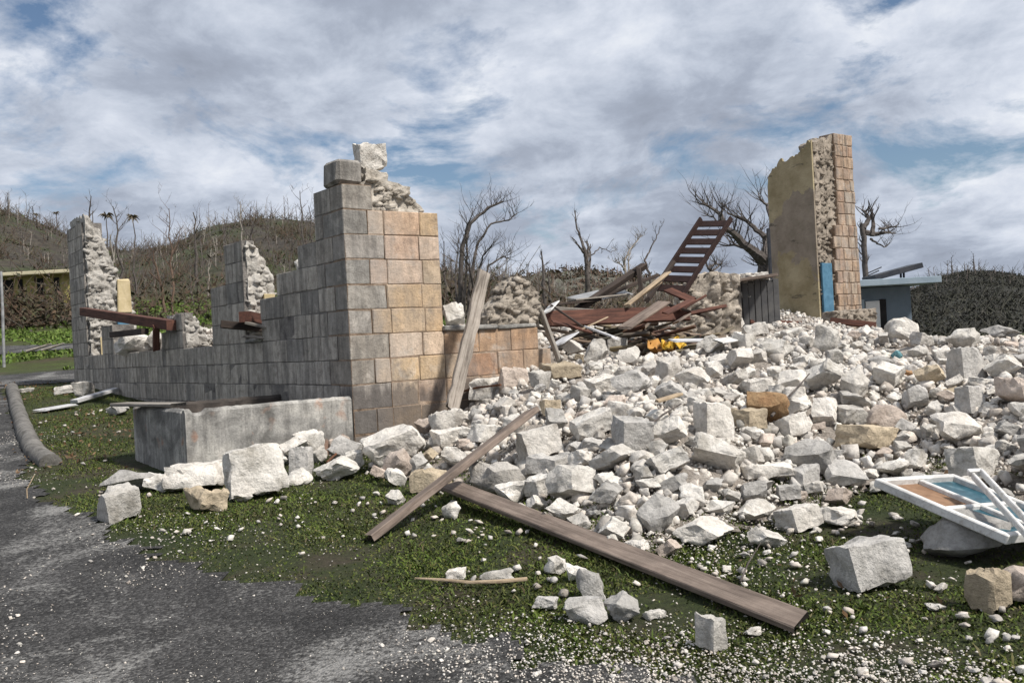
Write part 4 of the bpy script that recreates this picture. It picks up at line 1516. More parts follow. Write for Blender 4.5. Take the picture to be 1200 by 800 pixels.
# collapsed roof timbers in the middle of the house
DEB = [
    ('timber_beam', (640, 374, 14.4), (806, 367, 15.6), 0.10, 0.24, 'red_wood', 'heavy red brown beam lying level across the collapsed roof heap', 'beam'),
    ('timber_beam', (646, 362, 15.0), (742, 368, 15.6), 0.16, 0.08, 'grey_wood', 'pinkish grey batten lying on top of the heavy red brown beam', 'beam'),
    ('plank', (732, 384, 13.9), (778, 354, 14.6), 0.22, 0.03, 'brown_wood', 'broad reddish plank tipped up in front of the heavy red brown beam', 'plank'),
    ('plank', (734, 358, 15.0), (782, 320, 15.6), 0.12, 0.03, 'pale_wood', 'pale splintered board sticking up beside the slatted brown panel', 'plank'),
    ('plank', (739, 356, 15.2), (772, 333, 15.5), 0.07, 0.03, 'pale_wood', 'thin pale splinter lying under the pale splintered board', 'plank'),
    ('pole', (672, 366, 16.2), (754, 312, 17.2), 0.11, 0.11, 'dark_wood', 'stout dark pole rising to a forked end over the roof heap', 'pole'),
    ('pole', (699, 350, 17.0), (772, 322, 18.0), 0.07, 0.07, 'dark_wood', 'slender dark pole leaning behind the stout dark pole', 'pole'),
    ('pole', (752, 345, 16.8), (748, 313, 17.0), 0.08, 0.08, 'dark_wood', 'short upright dark post at the tip of the stout dark pole', 'pole'),
    ('pole', (758, 352, 16.0), (790, 306, 16.6), 0.07, 0.07, 'dark_wood', 'dark batten leaning against the left edge of the slatted panel', 'pole'),
    ('plank', (650, 357, 15.6), (700, 352, 16.6), 0.18, 0.03, 'dark_wood', 'dark wet plank lying flat at the left side of the roof heap', 'plank'),
    ('plank', (670, 352, 16.0), (735, 345, 17.2), 0.2, 0.03, 'grey_wood', 'grey plank half buried behind the pinkish grey batten', 'plank'),
    ('plank', (648, 377, 14.0), (690, 388, 14.3), 0.12, 0.03, 'red_wood', 'dark red board sloping down at the left end of the heavy beam', 'plank'),
    ('plank', (645, 357, 14.2), (685, 384, 14.0), 0.10, 0.03, 'dark_wood', 'curved dark strip crossing the left end of the heavy red beam', 'plank'),
    ('plank', (685, 384, 13.9), (711, 372, 14.2), 0.04, 0.02, 'pale_wood', 'thin yellowish stick lying against the heavy red brown beam', 'plank'),
    ('board', (652, 404, 13.4), (668, 393, 13.8), 0.26, 0.02, 'dusty_white', 'pale grey sheet tilted in the dark gap under the heavy beam', 'board'),
    ('board', (640, 366, 14.0), (650, 355, 14.4), 0.16, 0.02, 'white_paint', 'small white board standing at the left tip of the heavy beam', 'board'),
    ('board', (700, 347, 17.0), (735, 342, 17.6), 0.3, 0.02, 'zinc', 'crumpled zinc sheet lying behind the dark poles of the heap', 'sheet'),
    ('board', (672, 350, 16.6), (706, 342, 17.2), 0.22, 0.02, 'zinc', 'dented zinc sheet lying left of the crumpled zinc sheet', 'sheet'),
    ('plank', (780, 367, 14.6), (810, 352, 15.2), 0.14, 0.03, 'red_wood', 'dark red plank lying below the foot of the slatted panel', 'plank'),
    ('plank', (770, 352, 15.6), (830, 372, 15.2), 0.14, 0.04, 'dark_wood', 'blackened plank sloping down right of the slatted panel foot', 'plank'),
    ('plank', (792, 378, 14.4), (806, 369, 14.8), 0.12, 0.03, 'brown_wood', 'short brown board tilted beside the yellow sheet', 'plank'),
    ('plank', (806, 368, 15.0), (845, 360, 15.8), 0.16, 0.05, 'red_wood', 'rust red plank lying at the foot of the grey masonry stump', 'plank'),
    ('plank', (800, 362, 15.4), (826, 347, 15.6), 0.1, 0.04, 'red_wood', 'rust red batten leaning on the grey masonry stump', 'plank'),
    ('plank', (784, 340, 16.2), (812, 352, 15.8), 0.16, 0.04, 'red_wood', 'dark red board wedged under the slatted panel', 'plank'),
    ('plank', (690, 384, 13.6), (722, 396, 13.3), 0.08, 0.03, 'dusty_white', 'small pale lath lying on stones in front of the heavy beam', 'plank'),
    ('timber_beam', (878, 377, 20.0), (940, 379, 20.3), 0.12, 0.08, 'red_wood', 'low rusty beam at the foot of the tall plastered gable', 'beam'),
    ('timber_beam', (975, 376, 20.4), (1024, 381, 20.0), 0.12, 0.12, 'red_wood', 'rusty brown beam lying under the stone quoin of the gable', 'beam'),
    ('board', (790, 399, 12.6), (858, 398, 13.0), 0.14, 0.02, 'dusty_white', 'long pale lath lying level among white blocks below the yellow sheet', 'board'),
    ('board', (842, 400, 12.3), (860, 397, 12.6), 0.18, 0.02, 'white_paint', 'small white board with bluish tint among the far blocks', 'board'),
    ('plank', (770, 470, 7.6), (796, 462, 7.9), 0.05, 0.025, 'pale_wood', 'short pale stick of wood lying among the middle blocks', 'plank'),
]
for i, (nm, a, b, w, t, mt, lb, ct) in enumerate(DEB):
    board(nm, at(*a), at(*b), w, t, mt, lb, ct, 'timbers of the collapsed roof' if a[2] > 13.5 and nm != 'board' else None, R(rng.uniform(-25, 25)), 40 + i, 0.0, 0.03)

def splinters():
    g = np.random.default_rng(131)
    n = 150
    px = g.uniform(640, 845, n)
    d = g.uniform(14.6, 17.5, n)
    A = np.array([at(x, 366, q)[:] for x, q in zip(px, d)])
    A[:, 2] = tot(A[:, 0], A[:, 1]) + g.uniform(0.0, 0.42, n) * np.clip(1.25 - np.abs(px - 735) / 110, 0.1, 1)
    a = g.uniform(0, 6.283, n)
    L = g.uniform(0.25, 1.0, n)
    B = A + np.stack([np.cos(a) * L, np.sin(a) * L, g.uniform(-.2, .25, n) * L], -1)
    V, T = stick_arrays(A, B, g.uniform(.02, .06, n), g.uniform(.02, .05, n))
    return tag(np_mesh_ob('wood_debris', V, T, M['splinter']), kind='stuff')


splinters()

# the slatted brown panel
A_, B_ = at(768, 338, 16.6), at(821, 257, 17.3)
C_ = at(849, 268, 16.7)
root = empty('slatted_panel', A_, 'dark brown slatted wooden panel propped steeply on the collapsed roof heap', 'panel')
ex = (B_ - A_).normalized()
wv = (C_ - B_)
wv = wv - ex * wv.dot(ex)
W = wv.length
wv.normalize()
nz = ex.cross(wv).normalized()
LL = (B_ - A_).length
for sd in (0.0, 1.0):
    m = MB()
    m.box(A_ + wv * (W * sd) + ex * (LL / 2 - 0.1), (LL / 2 + 0.12, 0.022, 0.045), (ex, wv, nz), 0.006)
    m.build('rail', M['panel_wood'], root)
for k in range(8):
    m = MB()
    m.box(A_ + wv * (W / 2) + ex * (LL * (0.05 + k * 0.1317) - 0.02) + nz * 0.052, (0.075, W / 2 + 0.01, 0.012), (ex, wv, nz), 0.004)
    m.build('slat', M['panel_wood'], root)


# crumpled yellow and orange sheeting
def crumple(name, px0, py0, px1, py1, d, mt, label, seed):
    nx, ny = 18, 10
    vs, fs = [], []
    for j in range(ny + 1):
        for i in range(nx + 1):
            p = at(px0 + (px1 - px0) * i / nx, py1 + (py0 - py1) * (j / ny) * 0.25, d + 0.9 * j / ny)
            h = mnoise.noise(Vector((i * 0.22 + seed, j * 0.3, seed))) * 0.16
            q = p + Vector((0.10 * mnoise.noise(Vector((j * .4, seed, i * .3))), 0.2 * mnoise.noise(Vector((i * .3, seed, j * .4))), 0))
            vs.append((q.x, q.y, tot(q.x, q.y) + 0.20 + h + 0.12 * j / ny))
    for j in range(ny):
        for i in range(nx):
            a = j * (nx + 1) + i
            fs.append((a, a + 1, a + nx + 2, a + nx + 1))
    o = mesh_ob(name, vs, fs, M[mt], smooth=50)
    md = o.modifiers.new('thickness', 'SOLIDIFY')
    md.thickness = 0.006
    return tag(o, label, 'sheet')


crumple('plastic_sheet', 758, 370, 790, 382, 14.0, 'orange_tarp', 'crumpled orange sheet on the stones in front of the roof heap', 2.3)
crumple('plastic_sheet', 774, 372, 800, 381, 13.7, 'yellow_tarp', 'bright yellow crumpled sheet beside the orange sheet', 7.1)

# grey rendered stump left of the gable
g3 = np.random.default_rng(29)
o1 = at(800, 366, 18.2)


def px_hex(x0, x1, ya, yb, ybot, d, depth):
    a, b = at(x0, ybot, d), at(x1, ybot, d)
    z0 = min(a.z, b.z) - 0.3
    za, zb = at(x0, ya, d).z, at(x1, yb, d).z
    P = []
    for z in (None, 1):
        for (q, zz_, yy) in ((a, za, 0), (b, zb, 0), (b, zb, depth), (a, za, depth)):
            P.append(Vector((q.x, d + yy, z0 if z is None else zz_)))
    return P


st = rough_mass('masonry_stump', [px_hex(798, 808, 350, 332, 372, 18, 0.5), px_hex(807, 822, 332, 320, 372, 18, 0.6), px_hex(821, 845, 320, 318, 372, 18, 0.6), px_hex(843, 868, 318, 322, 372, 18.3, 0.6)],
                'rawstub', None, None, 0.26, 0.08, 0.05)
tag(st, 'rounded grey brown masonry stump right of the slatted panel', 'ruin')

# dark lean-to between the stump and the gable
shed = empty('shed', at(870, 380, 20.0), 'low dark lean-to shed between the masonry stump and the tall gable', 'shed')
m = MB()
ca = at(884, 362, 20.3)
m.box(ca + Vector((0, 0.1, 0)), (0.45, 0.4, 0.60), None, 0.01)
for k in range(7):
    r_ = rng.uniform(-.06, .03)
    m.box(ca + Vector((-0.40 + k * 0.133, -0.33 + rng.uniform(-.012, .012), r_)), (0.06, 0.015, 0.60), None, 0.004)
m.build('wall', M['dark_boarding'], shed)
m = MB()
ca = at(853, 362, 20.0)
m.box(ca, (0.22, 0.3, 0.62), None, 0.01)
m.build('wall', M['render'], shed)
m = MB()
m.box(at(866, 329, 20.0), (0.68, 0.55, 0.03), (Vector((1, 0, 0.09)).normalized(), Vector((0, 1, 0)), Vector((-0.09, 0, 1)).normalized()), 0.008)
m.build('roof', M['brown_wood'], shed)
rough_mass('roof_rubble', [px_hex(858, 902, 322, 318, 330, 20.0, 0.5)], 'rawwhite', shed, 'white rubble lying on the roof', 0.2, 0.08, 0.05)
m = MB()
m.box(at(903, 322, 21.2), (0.03, 0.05, 1.05), None, 0.006)
m.build('downpipe', M['dark_steel'], shed)


# ------------------------------------------------------------------ blue house on the right
def blue_house():
    d = 27.0
    a = at(1006, 392, d)
    h = empty('house', (a.x + 0.7, d + 2, a.z), 'small grey blue flat roofed house behind the tall gable', 'house')
    zb = a.z - 0.6
    zt_ = at(1040, 336, d).z
    xr = at(1068, 360, d).x
    xl = at(985, 360, d).x
    ax = Vector((1, 0, 0))
    m = MB()
    m.box(Vector(((xl + xr) / 2, d + 2.0, (zb + zt_) / 2)), ((xr - xl) / 2, 2.0, (zt_ - zb) / 2), None, 0.01)
    m.build('wall', M['shaded_blue_wall'], h)
    m = MB()
    xr2 = at(1089, 335, d).x
    rt = at(1040, 331, d)
    m.box(Vector(((xl + xr2) / 2, d + 1.6, zt_ + 0.11)), ((xr2 - xl) / 2, 2.4, 0.09), None, 0.012)
    m.build('roof', M['blue_roof'], h)
    xd = at(1022, 372, d).x
    door = MB()
    door.box(Vector((xd + 0.02, d - 0.02, at(1022, 378, d).z)), (0.20, 0.03, 0.62), None, 0.006)
    dr = door.build('door', M['white_wall'], h)
    fr = MB()
    fr.box(Vector((xd + 0.32, d - 0.015, at(1022, 378, d).z)), (0.09, 0.025, 0.66), None, 0.004)
    fr.build('door_gap', M['black'], h)
    s = MB()
    s.box(Vector((xd - 0.27, d - 0.02, at(1022, 378, d).z)), (0.05, 0.04, 0.68), None, 0.006)
    s.build('door_frame', M['blue_roof'], dr)
    # tilted solar heater panel on the roof
    p = empty('solar_panel', Vector((at(1045, 328, d).x, d + 0.6, zt_ + 0.2)), 'dark tilted solar panel on brackets on the grey blue house roof', 'panel')
    c0, c1 = at(1018, 327, d + 0.3), at(1073, 312, d + 0.3)
    e = (c1 - c0).normalized()
    n = Vector((-e.z, 0, e.x))
    m = MB()
    m.box((c0 + c1) / 2, ((c1 - c0).length / 2, 0.5, 0.075), (e, Vector((0, 1, 0)), n), 0.008)
    m.build('collector', M['dark_steel'], p)
    for px in (1056, 1059.5):
        t = MB()
        u = at(px, 331, d + 0.2)
        v = at(px - 0.5, 318, d + 0.2)
        t.tube([Vector((u.x, u.y, zt_ + 0.2)), v], 0.03, 6)
        t.build('bracket', M['dark_steel'], p)
    for k, (x0, y0, x1, y1) in enumerate(((1017, 320, 1033, 313), (1017, 323, 1030, 317))):
        rod('iron_rod', [at(x0, y0, d + 0.1), at(x1, y1, d + 0.1)], 0.018, 'dark_steel', ['upper', 'lower'][k] + ' thin rod jutting from behind the tall gable over the house roof', 'rod')


blue_house()


# ------------------------------------------------------------------ yellow house far on the left
def yellow_house():
    d = 50.0
    c = at(42, 336, d)
    zg = float(gh(c.x, d)) - 0.4
    h = empty('house', (c.x, d + 2, zg), 'damaged low yellow house with a cream fascia on the far left slope', 'house')
    x0, x1 = at(-30, 340, d).x, at(84, 340, d).x
    ztp = at(42, 323, d).z
    m = MB()
    m.box(Vector(((x0 + x1) / 2, d + 2.5, (zg + ztp) / 2)), ((x1 - x0) / 2, 2.5, (ztp - zg) / 2), None, 0.02)
    m.build('wall', M['yellow_wall'], h)
    m = MB()
    m.box(Vector(((x0 + x1) / 2, d + 2.2, ztp + 0.09)), ((x1 - x0) / 2 + 0.3, 3.0, 0.09), None, 0.02)
    m.build('roof', M['cream'], h)
    for px0, px1 in ((-14, 16), (22, 27), (44, 52), (64, 70)):
        w = MB()
        a, b = at(px0, 338, d), at(px1, 338, d)
        zz = ztp - 0.65
        w.box(Vector(((a.x + b.x) / 2, d - 0.01, zz)), ((b.x - a.x) / 2, 0.04, 0.5), None, 0.01)
        w.build('window', M['black'], h)
    f = MB()
    f.box(Vector(((x0 + x1) / 2, d - 0.9, zg + 0.55)), ((x1 - x0) / 2, 0.06, 0.3), None, 0.02)
    f.build('porch_wall', M['cream'], h)


yellow_house()
pp = at(3, 400, 27)
m = MB()
b0 = Vector((pp.x, 27, gh(pp.x, 27)))
m.tube([b0 - ZUP * 0.2, at(3, 362, 27) , at(1, 318, 27)], [0.045, 0.042, 0.04], 8)
tag(m.build('fence_post', M['zinc'], None, 60), 'slim grey upright post beside the track at the far left', 'post')


# ------------------------------------------------------------------ dead trees
def limb(mb, p, d, L, r, rg, depth, mi=0, bend=None, n=5, gnarl=0.16, up=0.12):
    pts, rad = [p.copy()], [r]
    k = max(3, int(L / 0.35)) if depth else 3
    k = min(k, 7)
    d = d.normalized()
    for i in range(k):
        d = d + Vector((rg.gauss(0, gnarl), rg.gauss(0, gnarl), rg.gauss(up, gnarl)))
        if bend is not None:
            d += bend
        d.normalize()
        p = p + d * (L / k)
        pts.append(p.copy())
        rad.append(r * (1 - 0.72 * (i + 1) / k))
    mb.tube(pts, rad, n, mi, cap=False)
    if depth > 0:
        for _ in range(rg.randint(2, 4)):
            j = rg.randint(1, len(pts) - 1)
            a = rg.uniform(0, 6.283)
            side = Vector((math.cos(a), math.sin(a), rg.uniform(0.1, 0.9)))
            limb(mb, pts[j], (d * 0.6 + side).normalized(), L * rg.uniform(0.35, 0.65), max(rad[j] * 0.62, 0.006), rg, depth - 1, mi, bend, max(3, n - 1), gnarl, up)


def bare_tree(loc, H, seed, label, mt='bark', lean=(0, 0), r=None, nb=6, depth=2, start=0.4, tuft=False, bend=None, group='bare storm-stripped trees', spread_=0.45, tk_n=6):
    rg_ = random.Random(seed)
    root = empty('dead_tree', loc, label, 'tree', group)
    r = r or 0.028 * H
    pts, rad = [], []
    k = 8
    for i in range(k + 1):
        t = i / k
        pts.append(Vector(loc) + Vector((lean[0] * H * t ** 1.4 + rg_.gauss(0, 0.012) * H * (i > 0), lean[1] * H * t + rg_.gauss(0, 0.012) * H * (i > 0), H * t * 0.97 - (0.25 if i == 0 else 0))))
        rad.append(r * (1 - 0.75 * t))
    m = MB()
    m.tube(pts, rad, tk_n)
    m.build('trunk', M[mt], root, 60)
    c = MB()
    for b in range(nb):
        t = start + (1 - start) * (b + rg_.random()) / nb
        j = t * k
        i0 = min(int(j), k - 1)
        p = pts[i0].lerp(pts[i0 + 1], j - i0)
        a = rg_.uniform(0, 6.283)
        d = Vector((math.cos(a), math.sin(a), rg_.uniform(0.5, 1.5)))
        limb(c, p, d, H * spread_ * rg_.uniform(0.35, 0.8) * (1.15 - 0.5 * t), max(r * (1 - 0.75 * t) * 0.6, 0.008), rg_, depth, 0, bend, 4)
    if tuft:
        for _ in range(34):
            a = rg_.uniform(0, 6.283)
            L = H * rg_.uniform(0.04, 0.10)
            e = pts[-1] + Vector((math.cos(a) * L, math.sin(a) * L, rg_.uniform(-0.8, 0.8) * L))
            c.tube([pts[-1], pts[-1].lerp(e, 0.6) + ZUP * 0.1 * L, e - ZUP * 0.25 * L], [0.03, 0.05, 0.01], 3, 0, False)
    c.build('crown' if tuft else 'branches', M['dead_leaf'] if tuft else M[mt], root)
    return root


def tree_px(px, pbase, ptop, d, seed, label, **kw):
    b, t = at(px, pbase, d), at(px, ptop, d)
    x, y = b.x, d
    z = b.z
    return bare_tree(Vector((x, y, z)), t.z - b.z, seed, label, **kw)


def hill_base(hill, px, d):
    x = (px - 600) / F
    return float(hill.z(np.array([x]), np.array([float(d)]))[0])


TREES = [
    # px, base y, top y, depth, label, options
    (10, 262, 224, 120, 'twiggy dead tree first from the left on the hilltop', dict(nb=6)),
    (40, 285, 240, 120, 'dead tree with a small bushy head second along the hilltop', dict(nb=5, start=.6)),
    (26, 290, 246, 122, 'slim bare sapling between the two leftmost hilltop trees', dict(nb=3)),
    (68, 292, 248, 118, 'stunted palm with a withered head above the yellow house', dict(nb=0, tuft=True)),
    (45, 292, 250, 119, 'short palm stub with ragged top on the left hill crest', dict(nb=0, tuft=True)),
    (99, 300, 228, 95, 'forked bare tree rising just above the far gable stump', dict(nb=4, lean=(.18, 0), start=.55)),
    (113, 330, 244, 60, 'straight branchless pole tree right above the far gable stump', dict(nb=1, r=.09)),
    (142, 360, 238, 52, 'tall dark dead tree with a branching head right of the far gable stump', dict(nb=8, start=.72, spread_=.3, r=.10)),
    (128, 345, 250, 60, 'palm with a shrunken tuft just left of the tall dark tree', dict(nb=0, tuft=True, r=.09)),
    (160, 340, 252, 62, 'palm with a shrunken tuft just right of the tall dark tree', dict(nb=0, tuft=True, r=.09)),
    (134, 350, 272, 66, 'thin grey trunk hidden between tall dark tree and left palm', dict(nb=3, mt='pale_bark')),
    (181, 330, 285, 70, 'short bare tree between the right tufted palm and the reddish tree', dict(nb=5)),
    (204, 372, 240, 48, 'reddish slender tree with dry leafy twigs before the green bank', dict(nb=12, start=.35, mt='brown_bark', spread_=.38, r=.07)),
    (194, 372, 290, 49, 'reddish sapling leaning left of the slender reddish tree', dict(nb=6, mt='brown_bark', lean=(-.12, 0))),
    (231, 330, 246, 70, 'dark twin topped tree left of the hill summit', dict(nb=4, start=.5)),
    (244, 345, 290, 62, 'pale broken trunk on the slope left of the middle pier', dict(nb=3, mt='pale_bark', lean=(.1, 0))),
    (285, 300, 234, 80, 'pale trunk with a shaggy head above the middle pier', dict(nb=8, mt='pale_bark', start=.6, r=.10)),
    (296, 300, 240, 85, 'dense twiggy tree right of the shaggy pale trunk', dict(nb=9, start=.3)),
    (265, 300, 256, 95, 'low bare tree left of the shaggy pale trunk', dict(nb=5)),
    (316, 300, 262, 92, 'low bare tree right of the dense twiggy tree', dict(nb=5)),
    (357, 330, 220, 45, 'tall dark forked tree just left of the stone corner', dict(nb=7, start=.45, r=.07, spread_=.35)),
    (368, 330, 238, 47, 'dark tree half hidden by the stone corner', dict(nb=5, start=.5, r=.06)),
    (340, 330, 275, 60, 'small leaning bare tree above the broken wall steps', dict(nb=5, lean=(.1, 0))),
    (612, 360, 312, 48, 'spindly bare tree right of the wind-bent clump', dict(nb=5, r=.05)),
    (590, 362, 300, 46, 'grey bare tree above the leaning weathered plank', dict(nb=6, r=.05, lean=(.12, 0), mt='pale_bark')),
    (638, 356, 292, 42, 'stumpy dark tree above the rubble masonry stump', dict(nb=6, r=.10, start=.5, spread_=.3)),
    (645, 356, 312, 43, 'short dark trunk close right of the stumpy dark tree', dict(nb=3, r=.07)),
    (524, 360, 280, 44, 'dark bare trunk touching the tan corner edge', dict(nb=5, r=.07)),
    (532, 370, 300, 44, 'thin dark trunk beside the tan corner edge', dict(nb=4, r=.05)),
    (1116, 330, 300, 112, 'shorter of two tiny bare trees on the dark hill crest', dict(nb=7, r=.09)),
    (1142, 325, 296, 112, 'taller of two tiny bare trees on the dark hill crest', dict(nb=7, r=.09)),
]
for i, (px, yb, yt, d, lb, kw) in enumerate(TREES):
    tree_px(px, yb, yt, d, 100 + i, lb, **kw)


def drawn_tree(label, d, limbs, seed, mt='bark', twigs=26, tw_len=0.5, group='bare storm-stripped trees', tw_r=0.012, bend=None):
    """a particular tree: limbs are (r0, r1, depth shift at the tip, [pixel points]) and the first is the trunk"""
    rg_ = random.Random(seed)
    base = at(*limbs[0][3][0], d)
    root = empty('dead_tree', base, label, 'tree', group)
    c = MB()
    for k, (r0, r1, dd, pts) in enumerate(limbs):
        n = len(pts)
        P = []
        for i, (x, y) in enumerate(pts):
            P.append(at(x, y, d + dd * i / max(n - 1, 1)))
        Q, rad = [], []
        for i in range(n - 1):
            for s in range(4):
                f = s / 4
                Q.append(P[i].lerp(P[i + 1], f) + Vector((rg_.gauss(0, .012), rg_.gauss(0, .03), rg_.gauss(0, .012))) * (0 if i + s == 0 else 1) * min(1.0, d / 25))
                rad.append(r0 + (r1 - r0) * (i + f) / (n - 1))
        Q.append(P[-1])
        rad.append(r1)
        if k == 0:
            m = MB()
            m.tube(Q, rad, 8)
            m.build('trunk', M[mt], root, 60)
        else:
            c.tube(Q, rad, 6)
        for _ in range(int(twigs * len(Q) / 20)):
            j = rg_.randint(len(Q) // 3, len(Q) - 1)
            a = rg_.uniform(0, 6.283)
            dr = (Q[j] - Q[max(j - 1, 0)]).normalized() * 0.7 + Vector((math.cos(a), math.sin(a), rg_.uniform(-.1, .9))) * 0.8
            limb(c, Q[j], dr, tw_len * rg_.uniform(.4, 1.2), min(tw_r, rad[j] * .7), rg_, 1, 0, bend, 3)
    c.build('branches', M[mt], root)
    return root


drawn_tree('clump of wind-bent bare stems sweeping right beside the stone corner', 30, [
    (.10, .03, 0.5, [(541, 375), (540, 330), (541, 290), (552, 262), (572, 243), (590, 236)]),
    (.06, .015, 0.8, [(548, 370), (552, 320), (560, 285), (575, 262), (596, 258), (606, 250)]),
    (.05, .012, -0.8, [(544, 372), (546, 325), (548, 288), (545, 270), (556, 246)]),
    (.05, .012, -1.0, [(556, 372), (558, 330), (566, 300), (578, 285)]),
    (.05, .012, 0.4, [(560, 370), (572, 312), (590, 300), (598, 304)]),
    (.045, .012, 1.2, [(536, 372), (534, 320), (538, 276)]),
    (.045, .02, -.5, [(556, 345), (550, 312), (545, 300)])], 201, twigs=30, tw_len=.7)
drawn_tree('dark Y-shaped dead tree standing alone above the roof heap', 31, [
    (.10, .06, 0, [(689, 360), (689, 330), (688, 305), (684, 290)]),
    (.06, .014, 0.6, [(686, 300), (683, 285), (676, 268), (673, 247)]),
    (.045, .012, -.6, [(684, 296), (678, 288), (670, 278)]),
    (.05, .03, .5, [(688, 306), (690, 290), (688, 283)]),
    (.05, .015, .8, [(690, 320), (692, 300), (692, 286)]),
    (.022, .006, 1.2, [(693, 299), (703, 290), (716, 295), (724, 293)])], 202, twigs=10, tw_len=.4)
drawn_tree('pair of thin crooked stems right of the Y-shaped dead tree', 29, [
    (.05, .03, 0, [(734, 345), (733, 318), (732, 305)]),
    (.03, .010, .7, [(732, 305), (738, 292), (748, 281), (752, 276)]),
    (.03, .010, -.5, [(733, 318), (728, 310), (719, 306)]),
    (.03, .008, .5, [(736, 330), (737, 300), (741, 290)])], 203, mt='pale_bark', twigs=26, tw_len=.4)
drawn_tree('slim curved sapling next to the slatted brown panel', 26, [
    (.04, .028, 0, [(766, 345), (760, 320), (755, 305)]),
    (.028, .008, .4, [(755, 305), (762, 292), (770, 276), (776, 264)])], 204, twigs=12, tw_len=.3)
drawn_tree('large gnarled bare tree leaning left behind the tall plastered gable', 33, [
    (.26, .20, 0, [(895, 352), (895, 318), (897, 305)]),
    (.22, .10, -1.0, [(897, 308), (885, 296), (874, 288), (862, 276), (850, 266)]),
    (.10, .02, .6, [(850, 266), (845, 252), (838, 246), (826, 240), (815, 237)]),
    (.05, .012, .6, [(845, 252), (847, 243), (846, 238)]),
    (.05, .012, -.5, [(850, 266), (842, 262), (836, 254), (822, 252)]),
    (.20, .12, .8, [(897, 306), (899, 290), (898, 276)]),
    (.10, .02, .8, [(896, 278), (884, 266), (872, 257), (862, 254), (852, 249)]),
    (.06, .012, .8, [(876, 292), (862, 287), (852, 288), (844, 287)]),
    (.06, .012, .8, [(884, 296), (875, 285), (862, 279), (848, 276)]),
    (.05, .01, 1, [(898, 276), (890, 270), (886, 272)]),
    (.12, .07, -.6, [(898, 300), (903, 303), (912, 306)]),
    (.07, .02, .2, [(896, 310), (890, 312), (885, 305)]),
    (.06, .02, 1.5, [(905, 262), (898, 240), (892, 235), (889, 226)]),
    (.03, .01, 1.5, [(898, 240), (904, 234), (908, 237)])], 205, twigs=16, tw_len=.9, tw_r=.03)
drawn_tree('thick dark trunk with ragged branches just right of the gable', 30, [
    (.10, .08, 0, [(1016, 345), (1014, 310), (1012, 278), (1010, 262)]),
    (.10, .04, .5, [(1012, 272), (1022, 274), (1032, 274), (1042, 272)]),
    (.09, .03, .5, [(1012, 268), (1018, 256), (1014, 250), (1010, 246)]),
    (.08, .04, .3, [(1022, 276), (1024, 262), (1020, 254)]),
    (.04, .01, .8, [(1030, 268), (1042, 267), (1050, 265), (1054, 262)]),
    (.04, .01, .8, [(1036, 273), (1046, 273), (1050, 274)]),
    (.04, .01, .8, [(1020, 280), (1026, 284), (1036, 290), (1040, 288)])], 206, twigs=14, tw_len=.6, tw_r=.03)
drawn_tree('small bare bush top showing over the masonry stump', 30, [
    (.07, .05, 0, [(836, 330), (834, 318), (830, 314)]),
    (.05, .012, .4, [(830, 314), (838, 308), (848, 312)]),
    (.04, .012, .4, [(834, 318), (842, 312), (846, 306)])], 207, twigs=24, tw_len=.5, tw_r=.02)


# ------------------------------------------------------------------ kerb, window frames, small debris
def kerb():
    pts = [tp(14, 456), tp(20, 480), tp(30, 510), tp(42, 534), tp(60, 546)]
    m = MB()
    Q, rad = [], []
    r_ = random.Random(2)
    for i in range(len(pts) - 1):
        for k in range(45):
            p = pts[i].lerp(pts[i + 1], k / 45)
            Q.append(Vector((p.x, p.y, tot(p.x, p.y) + 0.03)) + Vector((0, 0, 0)))
            rad.append(0.115)
    m.tube(Q, rad, 14)
    for v in m.v:
        v += Vector((mnoise.noise(v * 5), mnoise.noise(v * 5 + Vector((9, 0, 0))), mnoise.noise(v * 5 + Vector((0, 9, 0))))) * 0.018
    o = m.build('kerb', M['log'], None, 50)
    tag(o, 'long grey rounded kerb curving beside the road at the left', 'kerb')


kerb()


